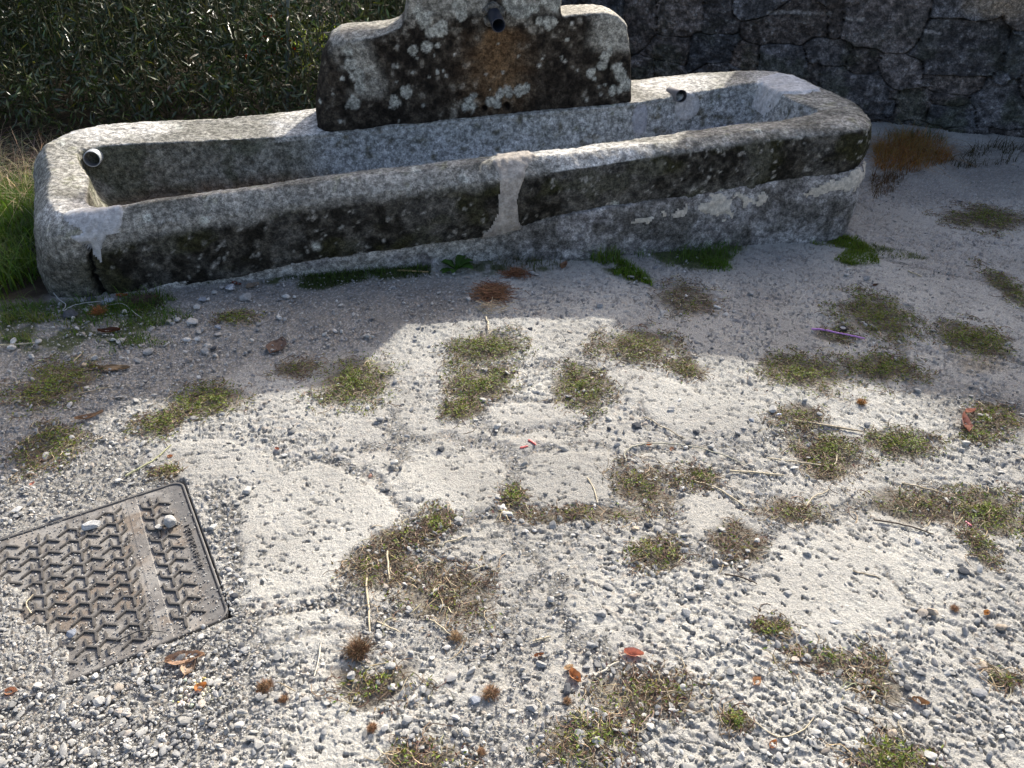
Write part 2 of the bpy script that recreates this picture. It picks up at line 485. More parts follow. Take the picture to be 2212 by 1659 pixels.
G_POLY = [(w, pxpoly(p)) for w, p in GRAVEL]
SOIL = [(-40, 2.98), (-2.6, 2.95), (-2.02, 2.93), (-1.98, 3.2), (-2.35, 4.3), (1.6, 4.85), (1.95, 6.3), (1.95, 60), (-40, 60)]

# the iron cover: origin at its right bottom corner, e1 up its right edge, e2 to the left
MC_O = at(500, 1335)[:2]
_t = at(395, 1040)[:2] - MC_O
MC_S = 0.605
MC_E1 = _t / np.linalg.norm(_t)
MC_E2 = np.array([-MC_E1[1], MC_E1[0]])
BURY = pxpoly([(150, 1510), (118, 1400), (150, 1395), (60, 1330), (95, 1275), (30, 1270), (-400, 1180), (-400, 1650)])

def cover_uv(x, y):
    dx, dy = x - MC_O[0], y - MC_O[1]
    return dx * MC_E1[0] + dy * MC_E1[1], dx * MC_E2[0] + dy * MC_E2[1]

def masks(x, y):
    """dirt, slab, gravel, soil, bury over the ground"""
    wx = x + 0.05 * (fbm(x * 9, y * 9, seed=21, octaves=3) - 0.5) * 2
    wy = y + 0.05 * (fbm(x * 9, y * 9, seed=31, octaves=3) - 0.5) * 2
    dirt = np.zeros_like(x)
    for w, p in C_POLY:
        d = seg_dist(wx, wy, p)
        dirt = np.maximum(dirt, 1 - sstep(w * 0.35, w * 1.3, d))
    weed = np.zeros_like(x)
    for (c, rx, ry) in W_POLY:
        near = (np.abs(x - c[0]) < rx * 1.8) & (np.abs(y - c[1]) < ry * 1.8)
        if not near.any(): continue
        d = np.hypot((wx[near] - c[0]) / rx, (wy[near] - c[1]) / ry)
        weed[near] = np.maximum(weed[near], 1 - sstep(0.6, 1.15, d))
    slab = np.zeros_like(x)
    for p in S_POLY:
        q = np.array(p)
        near = (x > q[:, 0].min() - .2) & (x < q[:, 0].max() + .2) & (y > q[:, 1].min() - .2) & (y < q[:, 1].max() + .2)
        if near.any():
            slab[near] = np.maximum(slab[near], sstep(-0.012, 0.02, poly_sd(0.5 * (wx + x)[near], 0.5 * (wy + y)[near], p)))
    grav = np.zeros_like(x)
    for w, p in G_POLY:
        grav = np.maximum(grav, w * sstep(-0.10, 0.10, poly_sd(wx, wy, p)))
    f1, f2, r = voronoi(wx * 3.4 + 3, wy * 3.4, 5)
    fine = (1 - sstep(0.01, 0.05, f2 - f1)) * sstep(0.45, 0.6, fbm(x * 2.3, y * 2.3, seed=77, octaves=2))
    dirt = np.maximum(dirt, 0.8 * fine * (1 - slab))
    soil = sstep(-0.05, 0.08, poly_sd(wx, wy, SOIL))
    bury = sstep(-0.015, 0.02, poly_sd(wx, wy, BURY))
    return dirt, weed, slab, grav, soil, bury

def ground_macro(x, y):
    x = np.asarray(x, float); y = np.asarray(y, float)
    return 0.022 * (fbm(x * 1.1 + 9, y * 1.1, seed=3, octaves=2) - 0.5) + 0.012 * (fbm(x * 4.0, y * 4.0 + 5, seed=4, octaves=2) - 0.5)

def gz(x, y):
    return float(ground_macro(np.array([x]), np.array([y]))[0])

def gat(px, py, dz=0.0):
    p = at(px, py, 0.0)
    for _ in range(3):
        p = at(px, py, gz(p[0], p[1]) + dz)
    return p

def build_ground():
    rows = 0.72 * np.exp(np.linspace(0, math.log(7.6 / 0.72), 900))
    rows = np.concatenate([[-60, -8, -1, 0.2, 0.55], rows, [8.2, 9.2, 10.5, 12.5, 16, 24, 50, 160]])
    t = np.linspace(-1, 1, 1250)
    t = np.concatenate([[-40, -10, -4, -2, -1.4, -1.1], t, [1.1, 1.4, 2, 4, 10, 40]])
    Y, T = np.meshgrid(rows, t, indexing='ij')
    X = T * (0.72 + 0.62 * np.clip(Y, 0.5, 9))
    sh = X.shape
    x, y = X.ravel(), Y.ravel()
    dirt, weed, slab, grav, soil, bury = masks(x, y)
    z = ground_macro(x, y)
    loose = np.maximum(dirt, grav)
    bare = np.clip(1 - np.maximum(loose, weed) - soil, 0, 1)
    z += 0.005 * bare + 0.005 * slab
    # worn concrete: flat clasts at different levels, sharp elongated pits between them
    turn = x + 0.5 * (fbm(x * 1.3, y * 1.3, seed=8, octaves=2) - 0.5)
    lay = np.where(turn < 0.25, 0, np.where(turn < 0.75, 1, 2))
    f1 = np.zeros_like(x); f2 = np.zeros_like(x); r = [np.zeros_like(x) for _ in range(3)]
    h1 = np.zeros_like(x); hr = [np.zeros_like(x) for _ in range(3)]
    for k, ang in enumerate((-0.05, -0.40, -0.75)):
        m = lay == k
        if not m.any(): continue
        ca, sa = math.cos(ang), math.sin(ang)
        ux, uy = ca * x[m] + sa * y[m], -sa * x[m] + ca * y[m]
        qx = ux + 0.010 * (vnoise2(ux * 90, uy * 90, 61) - 0.5) + 0.006 * (vnoise2(ux * 300, uy * 300, 63) - 0.5)
        qy = uy + 0.010 * (vnoise2(ux * 90, uy * 90, 62) - 0.5) + 0.006 * (vnoise2(ux * 300, uy * 300, 64) - 0.5)
        a, b, c_ = voronoi(qx / 0.021, qy / 0.0095, 41)
        f1[m], f2[m] = a, b
        for t in range(3): r[t][m] = c_[t]
        a, b, c_ = voronoi((qx + .02 * (vnoise2(ux * 20, uy * 20, 67) - .5)) / 0.027 + 7.3, (qy + .014 * (vnoise2(ux * 26, uy * 26, 68) - .5)) / 0.0080 + 3.1, 47, 1.0)
        h1[m] = a
        for t in range(3): hr[t][m] = c_[t]
    clast = r[0] < 0.45
    flat_ = sstep(0.02, 0.14, f2 - f1) * clast
    dome = flat_
    g1, g2, q = voronoi(x / 0.0085, y / 0.0070, 51)
    small = np.clip(1 - (g1 / (0.40 + 0.2 * q[1])) ** 2, 0, 1) ** 0.5 * (q[0] < 0.7)
    rough = sstep(0.30, 0.62, fbm(x * 2.6, y * 2.6, seed=12, octaves=3))
    rough = (0.35 + 0.75 * rough) * (1 - 0.72 * slab)
    rough = np.clip(rough + 0.25 * sstep(0.2, 0.9, x) * (1 - slab), 0, 1.15)
    z += flat_ * (0.0012 + 0.0050 * r[2]) * rough * (1 - soil) * (1 - 0.5 * weed)
    z += small * (0.0006 + 0.0022 * q[2]) * (0.45 + 1.0 * loose)
    clus = sstep(0.36, 0.62, fbm(x * 11, y * 11, seed=69, octaves=3))
    pit = sstep(0.10, -0.06, h1 - (0.12 + 0.34 * hr[2]) + 0.16 * (vnoise2(x * 260, y * 260, 66) - 0.5) * 2) * (hr[0] < 0.10 + 0.42 * rough * (.35 + .65 * clus)) * bare
    z -= (0.003 + 0.007 * hr[1]) * pit
    z += 0.0035 * (fbm(x * 60, y * 60, seed=14, octaves=3) - 0.5)
    z += 0.03 * soil * (fbm(x * 6, y * 6, seed=19, octaves=3) - 0.3)
    u, v = cover_uv(x, y)
    inset = np.minimum.reduce([u + 0.006, MC_S + 0.006 - u, v + 0.006, MC_S + 0.006 - v])
    inside = sstep(0.0, 0.006, inset)
    z = np.where(inside > 0, z * (1 - inside) + inside * np.where(bury > 0.02, -0.014 + 0.022 * bury + 0.003 * small + 0.003 * dome, -0.03), z)
    # colours
    tone = fbm(x * 3, y * 3, seed=15, octaves=4)[:, None]
    cem = mixc((0.40, 0.39, 0.36), (0.51, 0.50, 0.46), sstep(0.3, 0.7, tone[:, 0]))
    pal = np.array([(0.46, 0.455, 0.44), (0.40, 0.40, 0.39), (0.33, 0.34, 0.345), (0.52, 0.50, 0.46), (0.47, 0.40, 0.335), (0.30, 0.31, 0.33), (0.22, 0.23, 0.25), (0.55, 0.54, 0.52)])
    peb = pal[(r[1] * 7.99).astype(int)]
    dusty = 0.15 + 0.40 * sstep(0.4, 0.6, fbm(x * 5, y * 5, seed=16, octaves=2))
    c = mixc(cem, mixc(peb, cem, dusty + .25), (dome > 0.3) * rough.clip(0, 1))
    sm = pal[(q[1] * 7.99).astype(int)]
    c = mixc(c, sm, (small > 0.2) * (0.16 + .3 * loose))
    c = mixc(c, np.array((0.17, 0.16, 0.145)), 0.5 * pit)
    dirtc = mixc((0.13, 0.125, 0.112), (0.28, 0.27, 0.245), fbm(x * 30, y * 30, seed=17, octaves=3))
    dirtc = mixc(dirtc, sm * 0.95, (small > 0.15) * 0.7)
    c = mixc(c, dirtc, np.clip(loose * 0.8, 0, 1))
    wc = mixc((0.12, 0.10, 0.075), (0.24, 0.21, 0.165), fbm(x * 40, y * 40, seed=18, octaves=3))
    c = mixc(c, wc, weed * 0.85 * (1 - 0.2 * dome))
    sc = mixc((0.028, 0.023, 0.017), (0.075, 0.060, 0.043), fbm(x * 25, y * 25, seed=20, octaves=4))
    c = mixc(c, sc, soil)
    for w_, p_ in GREEN:
        gm = sstep(-0.02, 0.03, poly_sd(x + .03 * (tone[:, 0] - .5), y, p_))
        c = mixc(c, mixc((0.035, 0.05, 0.014), (0.085, 0.11, 0.03), fbm(x * 50, y * 50, seed=29, octaves=2)), w_ * gm * sstep(.36, .5, fbm(x * 9, y * 9, seed=28, octaves=3)))
    sand = pxpoly([(2060, 775), (2150, 770), (2170, 805), (2080, 815)])
    c = mixc(c, (0.40, 0.35, 0.27), 0.7 * sstep(-0.03, 0.03, poly_sd(x, y, sand)))
    stain = sstep(0.55, 0.75, fbm(x * 1.7 + 4, y * 1.7, seed=25, octaves=3))
    c = c * (1 - 0.12 * stain)[:, None]
    me = mesh_np('ground', np.stack([x, y, z], -1), grid_faces(*sh), c)
    o = obj('ground', me, M_GROUND)
    o['kind'] = 'structure'
build_ground()

# ------------------------------------------------------------------ the stone trough
def ring_loft(rings, m, prof_steps, closed_top=True):
    """rings: list of (n,3) closed control loops; returns vertex grid (profile, around)"""
    R = [catmull(r, m, True) for r in rings]
    R = np.stack(R)                       # (k, N, 3)
    out = []
    for i in range(len(R) - 1):
        a, b, c, d = R[max(i - 1, 0)], R[i], R[i + 1], R[min(i + 2, len(R) - 1)]
        n = prof_steps[i]
        for t in np.linspace(0, 1, n, endpoint=False):
            k = 0.5                        # tension keeps the lofts from overshooting
            m1, m2 = k * (c - a) * 0.5, k * (d - b) * 0.5
            out.append((2 * t ** 3 - 3 * t ** 2 + 1) * b + (t ** 3 - 2 * t ** 2 + t) * m1 + (-2 * t ** 3 + 3 * t ** 2) * c + (t ** 3 - t ** 2) * m2)
    out.append(R[-1])
    return np.stack(out)

def granite_disp(V, N, amp=1.0, seed=0):
    x, y, z = V.T
    d = 0.020 * (fbm(x * 3.2, y * 3.2, z * 3.2, 71 + seed, 3) - 0.5) + 0.012 * (fbm(x * 14, y * 14, z * 14, 72 + seed, 3) - 0.5) + 0.008 * (fbm(x * 60, y * 60, z * 60, 73 + seed, 2) - 0.5)
    return V + N * (d * amp)[:, None]

TOP = np.array([(-1.95, 3.03, .285), (-1.49, 3.10, .317), (-.82, 3.226, .374), (-.14, 3.345, .412), (.30, 3.42, .441), (.835, 3.516, .495), (1.275, 3.593, .525), (1.66, 3.66, .550),
                (1.76, 4.02, .558), (1.69, 4.42, .56), (1.54, 4.80, .555), (1.03, 4.87, .525), (.30, 4.75, .48), (-.60, 4.63, .44), (-1.55, 4.47, .37), (-2.30, 4.40, .325), (-2.36, 3.78, .285), (-2.10, 3.24, .28)])
EDGE = np.array([(-1.79, 3.13, .352), (-1.39, 3.26, .382), (-.86, 3.385, .420), (-.20, 3.53, .455), (.20, 3.58, .480), (.65, 3.68, .510), (1.10, 3.76, .540), (1.50, 3.875, .566),
                 (1.46, 4.10, .570), (1.41, 4.34, .568), (1.36, 4.50, .562), (1.01, 4.425, .533), (.60, 4.29, .507), (-.20, 4.19, .460), (-1.032, 4.09, .405), (-1.70, 4.07, .368), (-2.17, 3.95, .345), (-2.02, 3.52, .345)])
EDGE[16] = at(178, 322, .40); EDGE[15] = at(400, 304, .405); EDGE[17] = at(188, 385, .372); EDGE[0] = at(205, 448, .352)
TOP[15] = at(190, 276, .39); TOP[16] = at(88, 338, .32); TOP[17] = at(78, 410, .29); TOP[14] = at(500, 255, .41)
BOT_Z = np.interp(TOP[:, 0], [-2.4, -1.33, -.856, -.52, -.12, .1, .55, .87, 1.2, 1.72], [-.04, .02, .088, .118, .14, .19, .232, .258, .292, .336])
c0 = TOP.mean(0)
BOT = TOP.copy(); BOT[:, 2] = BOT_Z
inw = (c0 - TOP) / np.linalg.norm(c0 - TOP, axis=1, keepdims=True); inw[:, 2] = 0
BOT += inw * 0.015
BOT[0] = (-1.99, 3.03, -.05); BOT[17] = (-2.12, 3.22, -.05); BOT[1, 1] += 0.0
MID = 0.5 * (TOP + BOT) - inw * 0.028
CREST = TOP * 0.62 + EDGE * 0.38
CREST[:, 2] = np.maximum(TOP[:, 2], EDGE[:, 2]) + 0.012
INNER = EDGE.copy(); INNER[:, 2] -= 0.14
ec = EDGE.mean(0); einw = ec - EDGE; einw[:, 2] = 0; einw /= np.linalg.norm(einw, axis=1, keepdims=True)
INNER += einw * 0.03
EDGE_LO = EDGE + einw * 0.012; EDGE_LO[:, 2] -= 0.035
FLOOR_A = EDGE + einw * 0.11; FLOOR_A[:, 2] -= 0.245
FLOOR_B = EDGE + einw * 0.22; FLOOR_B[:, 2] -= 0.262
axis = EDGE.copy(); axis[:, :2] = 0
fl = np.array([np.array([np.interp(p[0], [-1.9, 1.45], [-1.75, 1.3]), 0, 0]) for p in EDGE])
FLOOR_C = FLOOR_B.copy(); FLOOR_C[:, 0] = fl[:, 0]; FLOOR_C[:, 1] = 3.63 + 0.16 * (fl[:, 0] + 1.8); FLOOR_C[:, 2] -= 0.006
UNDER = BOT + inw * 0.12; UNDER[:, 2] = BOT[:, 2] + 0.02

def along(x, y):
    """distance along the trough front"""
    return x

def build_trough():
    root = empty('stone_trough', (0, 3.9, 0))
    tag(root, 'long mossy granite water trough of mortared blocks with a pipe stub at its left end', 'trough')
    steps = [6, 20, 20, 10, 12, 7, 14, 14, 10, 12]
    G = ring_loft([UNDER, BOT, MID, TOP, CREST, EDGE, EDGE_LO, INNER, FLOOR_A, FLOOR_B, FLOOR_C], 62, steps)
    nr, nc = G.shape[:2]
    V = G.reshape(-1, 3)
    F = grid_faces(nr, nc, True)
    N = vnormals(V, F)
    V = granite_disp(V, N)
    N = vnormals(V, F)
    x, y, z = V.T
    j = np.repeat(np.arange(nr), nc)
    jb = np.cumsum([0] + steps)
    lin = lambda a: 3.37 + 0.1755 * a                     # trough front line
    front = (j < jb[3] + 4) & (y < lin(x) + 0.25)
    outer = j < jb[3] + 3
    inner = j > jb[5] + 1
    rim = ~outer & ~inner
    n1 = fbm(x * 7, y * 7, z * 7, 81, 4); n2 = fbm(x * 26, y * 26, z * 26, 82, 4); n3 = fbm(x * 90, y * 90, z * 90, 83, 2)
    # cracks and pits pressed into the stone
    crackA = np.abs((x + 1.815 + 0.05 * (z - .1) + 0.10 * np.maximum(z - .12, 0) * -3 + 0.018 * (n2 - .5) * 4))
    ck = (1 - sstep(0.004, 0.016, crackA)) * outer * (y < 3.4) * (z < 0.27)
    V -= N * (0.03 * ck)[:, None]
    pits = np.clip(n3 - 0.60, 0, 1) * 0.02 * (outer | inner)
    V -= N * pits[:, None]
    # colours
    rimc = mixc((0.17, 0.167, 0.145), (0.37, 0.36, 0.325), sstep(0.3, 0.68, 0.6 * n1 + 0.4 * n2))
    rimc = mixc(rimc, (0.17, 0.175, 0.095), 0.6 * sstep(0.55, 0.72, n2) * sstep(0.45, 0.6, n1))
    dark = mixc((0.020, 0.018, 0.014), (0.075, 0.069, 0.056), sstep(0.42, 0.66, n2))
    dark = mixc(dark, (0.040, 0.040, 0.014), 0.6 * sstep(0.5, 0.62, fbm(x * 5 + 3, y * 5, z * 8, 85, 3)))
    dark = mixc(dark, (0.33, 0.32, 0.285), 0.85 * sstep(0.66, 0.76, fbm(x * 38, y * 38, z * 38, 86, 3)))
    zr = (z - np.interp(x, TOP[:8, 0], BOT[:8, 2])) / 0.27
    moss = sstep(1.04, 0.84, zr + 0.30 * (n1 - .5)) * sstep(-0.75, -0.25, zr + 0.4 * (n2 - .5)) * (.82 + .18 * sstep(.35, .5, n1))
    plain_grey = mixc((0.20, 0.195, 0.175), (0.36, 0.35, 0.32), n2)
    fc = mixc(plain_grey, dark, moss)
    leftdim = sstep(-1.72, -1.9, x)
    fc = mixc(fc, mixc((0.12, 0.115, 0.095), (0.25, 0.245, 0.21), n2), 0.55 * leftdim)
    wall = mixc((0.16, 0.153, 0.125), (0.30, 0.29, 0.245), sstep(0.3, 0.7, n2))
    wall = mixc(wall, (0.10, 0.105, 0.07), 0.7 * sstep(0.50, 0.62, n1))
    lime = sstep(-1.15, -0.95, x) * sstep(0.45, 0.55, 0.7 * n2 + 0.3 * n1 + 0.12)
    wall = mixc(wall, mixc((0.24, 0.255, 0.24), (0.52, 0.53, 0.54), n2), 0.85 * lime)
    wall = mixc(wall, (0.15, 0.085, 0.045), 0.6 * sstep(-0.9, -1.3, x) * sstep(-0.15, -0.23, z - np.interp(x, [-2.1, 1.4], [.34, .56]) + 0.06 * (n1 - .5)))
    pool = sstep(0.3, 0.6, x) * (j > jb[8] - 6)
    wall = mixc(wall, (0.36, 0.38, 0.44), 0.75 * pool)
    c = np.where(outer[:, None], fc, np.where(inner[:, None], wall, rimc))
    blend = np.clip((j - (jb[3] - 3)) / 9.0 + 0.9 * (n2 - .5) + 0.5 * (n1 - .5), 0, 1)
    c = np.where(((j >= jb[3] - 5) & (j < jb[4]))[:, None], mixc(fc, rimc, blend), c)
    # greenish band on the inner wall, lichen dots
    f1, f2, r = voronoi(x * 9 + y * 3, z * 9 + y * 4, 88)
    dot = (r[0] > 0.9) * (1 - sstep(0.10, 0.16 + 0.12 * r[1], f1 + 0.1 * (n3 - .5)))
    c = mixc(c, (0.50, 0.52, 0.47), 0.8 * dot * (rim | outer))
    c = c * (1 - 0.92 * ck)[:, None]
    # bare lime wash on the rims where mortar was spread
    lw = np.zeros_like(x)
    for (cx, cy, rx, ry) in ((.30, 3.52, .34, .13), (-1.12, 4.25, .2, .32), (.95, 4.6, .26, .25), (1.52, 4.55, .22, .3), (-2.15, 4.12, .35, .25), (-1.85, 3.16, .25, .12)):
        lw = np.maximum(lw, 1 - sstep(0.6, 1.1, np.hypot((x - cx) / rx, (y - cy) / ry) + 0.8 * (n1 - .5)))
    c = mixc(c, mixc((0.42, 0.41, 0.38), (0.62, 0.61, 0.58), n2), lw * (j >= jb[3] + 1) * (j < jb[6]) * (0.75 + 0.25 * sstep(.4, .6, n2)))
    me = mesh_np('basin', V, F, c.clip(0.01, 0.9))
    obj('basin', me, M_STONE, root).matrix_parent_inverse = Matrix.Translation((0, -3.9, 0))

    def patch(name, mask, thick, col_a, col_b, mat, label=None):
        """a skin of mortar lifted off the basin where mask > 0"""
        keep = (mask.reshape(-1)[F] > 0.02).all(1)
        f = F[keep]
        ids, inv = np.unique(f, return_inverse=True)
        f = inv.reshape(-1, 4)
        mm = mask[ids]
        v = V[ids] + N[ids] * ((sstep(0.02, 0.6, mm) * thick - 0.004) + 0.004 * (n2[ids] - .5))[:, None]
        cc = mixc(col_a, col_b, n2[ids])
        o = obj(name, mesh_np(name, v, f, cc), mat, root)
        o.matrix_parent_inverse = Matrix.Translation((0, -3.9, 0))
        if label: o['label'] = label
        return o
    wob = 0.9 * (n1 - .5) + 0.5 * (n2 - .5)
    w0 = np.interp(z, [.1, .2, .3, .38, .44, .5], [.11, .075, .055, .05, .07, .11])
    mk = (1 - sstep(0.6, 1.0, np.abs(x + .02 - 0.15 * (z - .3)) / w0 + 0.9 * wob)) * (y < lin(x) + 0.26) * (j > jb[1]) * (j < jb[5])
    patch('mortar_joint', mk, 0.012, (0.30, 0.27, 0.235), (0.52, 0.48, 0.43), M_MORTAR, 'pinkish grey mortar joint in the middle of the front')
    ex = np.hypot((x + 1.76) / .13, (y - 3.09) / .085)
    ez = np.abs(x + 1.775 - 0.12 * (.30 - z)) / np.interp(z, [.18, .24, .30], [.012, .035, .085])
    mk = np.maximum((1 - sstep(0.75, 1.05, ex + 0.4 * wob)) * (j >= jb[3] - 2) * (j < jb[5] + 1), (1 - sstep(0.7, 1.0, ez + 0.5 * wob)) * (z < .33) * (z > .17) * (j > jb[1]) * (j < jb[3] + 2) * (y < 3.3))
    patch('mortar_patch', mk, 0.009, (0.42, 0.43, 0.44), (0.52, 0.525, 0.53), M_MORTAR, 'smooth grey mortar patch on the left front corner')
    ex = np.hypot((x - 1.52) / .17, (y - 4.42) / .22)
    mk = (1 - sstep(0.7, 1.05, ex + 0.5 * wob)) * (j >= jb[4] - 4) * (j < jb[7])
    patch('mortar_patch', mk, 0.014, (0.50, 0.50, 0.50), (0.68, 0.68, 0.68), M_MORTAR, 'white mortar patch on the right rear corner')
    ex = np.hypot((x - .70) / .05, (z - .42) / .10)
    mk = (1 - sstep(0.7, 1.05, ex + 0.5 * wob)) * (j > jb[5] + 2) * (j < jb[8]) * (y > 4.0)
    patch('mortar_patch', mk, 0.012, (0.33, 0.34, 0.37), (0.40, 0.41, 0.44), M_MORTAR, 'smooth grey mortar patch inside at the foot of the headstone')
    ex = np.hypot((x - .97) / .075, (z - .46) / .075)
    mk = (1 - sstep(0.75, 1.05, ex + 0.4 * wob)) * (j > jb[5]) * (j < jb[8]) * (y > 4.0)
    patch('mortar_patch', mk, 0.010, (0.48, 0.47, 0.46), (0.58, 0.57, 0.56), M_MORTAR, 'pale mortar collar round the overflow hole')

    # plinth under the right part: rises out of the ground, lower stones and cement
    pin = 0.02
    PT = TOP + inw * 0.035; PT[:, 2] = BOT[:, 2] + 0.03
    PT[4:9] -= inw[4:9] * 0.045
    PB = PT.copy(); PB[:, 2] = -0.09
    PB[:8, :2] += inw[:8, :2] * 0.01
    for i in (0, 16, 17): PT[i, 2] = PB[i, 2] = -0.09
    for i in (0, 16, 17): PT[i, 2] = -0.06
    PM = 0.5 * (PT + PB); PM[4:9] -= inw[4:9] * 0.02
    PC = PT + inw * 0.3
    G = ring_loft([PB, PM, PT, PC], 62, [22, 22, 4])
    v = G.reshape(-1, 3); f = grid_faces(G.shape[0], G.shape[1], True)
    nn = vnormals(v, f); v = granite_disp(v, nn, 1.1, 5)
    px, py, pz = v.T
    m1 = fbm(px * 6, py * 6, pz * 6, 91, 4); m2 = fbm(px * 28, py * 28, pz * 28, 92, 4)
    top_z = np.interp(px, TOP[:8, 0], BOT[:8, 2])
    cc = mixc((0.19, 0.18, 0.175), (0.40, 0.385, 0.37), sstep(0.3, 0.7, m2))
    cc = mixc(cc, (0.08, 0.075, 0.062), 0.7 * sstep(0.53, 0.64, m1))
    cc = mixc(cc, mixc((0.36, 0.35, 0.32), (0.5, 0.48, 0.44), m2), 0.8 * sstep(0.1, -0.2, px) * sstep(.42, .5, m1))
    dz = top_z - pz
    CREAM = None
    cream = sstep(.50, .62, px) * sstep(1.85, 1.7, px) * (1 - sstep(0.016, 0.045, np.abs(dz - 0.005 - np.interp(px, [.6, 1.1, 1.7], [.055, .035, .02])) + 0.16 * (m1 - .5) + .09 * (m2 - .5))) * sstep(.40, .47, fbm(px * 4.5, pz * 9, seed=97, octaves=3) + .12 * sstep(.7, 1.0, px))
    
    keep = (cream[f] > .25).all(1)
    ids, inv = np.unique(f[keep], return_inverse=True)
    nv2 = vnormals(v, f)
    cv = v[ids] + nv2[ids] * (.008 * sstep(.25, .7, cream[ids]) - .002)[:, None]
    cm = mixc((0.50, 0.45, 0.37), (0.70, 0.65, 0.56), m2[ids])
    bo = obj('mortar_band', mesh_np('mortar_band', cv, inv.reshape(-1, 4), cm), M_MORTAR, root)
    bo.matrix_parent_inverse = Matrix.Translation((0, -3.9, 0)); bo['label'] = 'cream coloured flaking mortar band between basin and footing'
    o = obj('plinth', mesh_np('plinth', v, f, cc), M_STONE, root)
    o.matrix_parent_inverse = Matrix.Translation((0, -3.9, 0))
    o['label'] = 'lower grey stone footing with a cream band of mortar'
    return root
TROUGH = build_trough()

def pipe_mesh(P0, P1, r_out, r_in, col, col_in, k=40, deep=0.12):
    """an open pipe from P0 (root) to P1 (mouth), with a dark bore"""
    P0, P1 = np.asarray(P0, float), np.asarray(P1, float)
    d = (P1 - P0) / np.linalg.norm(P1 - P0)
    a = np.cross(d, [0, 0, 1.0]); a /= np.linalg.norm(a); b = np.cross(a, d)
    t = np.linspace(0, 2 * np.pi, k, endpoint=False)
    circ = np.cos(t)[:, None] * a + np.sin(t)[:, None] * b
    prof = [(P0, r_out, col), (P1 - d * 0.003, r_out, col), (P1, r_out - 0.0015, col), (P1, r_in + 0.0012, col), (P1 - d * 0.003, r_in, col_in), (P1 - d * deep, r_in, col_in), (P1 - d * deep, 0.0005, col_in)]
    V = np.concatenate([p + circ * r for p, r, c in prof])
    C = np.concatenate([np.repeat([c], k, 0) for p, r, c in prof])
    return mesh_np('pipe', V, grid_faces(len(prof), k, True), C)

M_PIPE = painted('grey_plastic_pipe', 0.45, 120.0, 0.12, 0.1, 0.001, 0.4, 30.0)
# overflow stub at the left end, and the bored hole at the right
pa = at(202, 341, .365)
o = obj('overflow_pipe', pipe_mesh(pa + np.array([-.07, .22, -.03]), pa + np.array([.0, -.02, 0]), .039, .034, (.42, .44, .45), (.20, .20, .21), deep=0.2), M_PIPE, TROUGH)
o.matrix_parent_inverse = Matrix.Translation((0, -3.9, 0))
ph = at_plane(1470, 207, (0.60, 4.26), (1.36, 4.475))
o = obj('overflow_hole', pipe_mesh(ph + np.array([-.03, .14, -.02]), ph + np.array([0.004, -.006, 0]), .034, .030, (.16, .16, .17), (.03, .03, .035), deep=0.12), M_PIPE, TROUGH)
o.matrix_parent_inverse = Matrix.Translation((0, -3.9, 0))

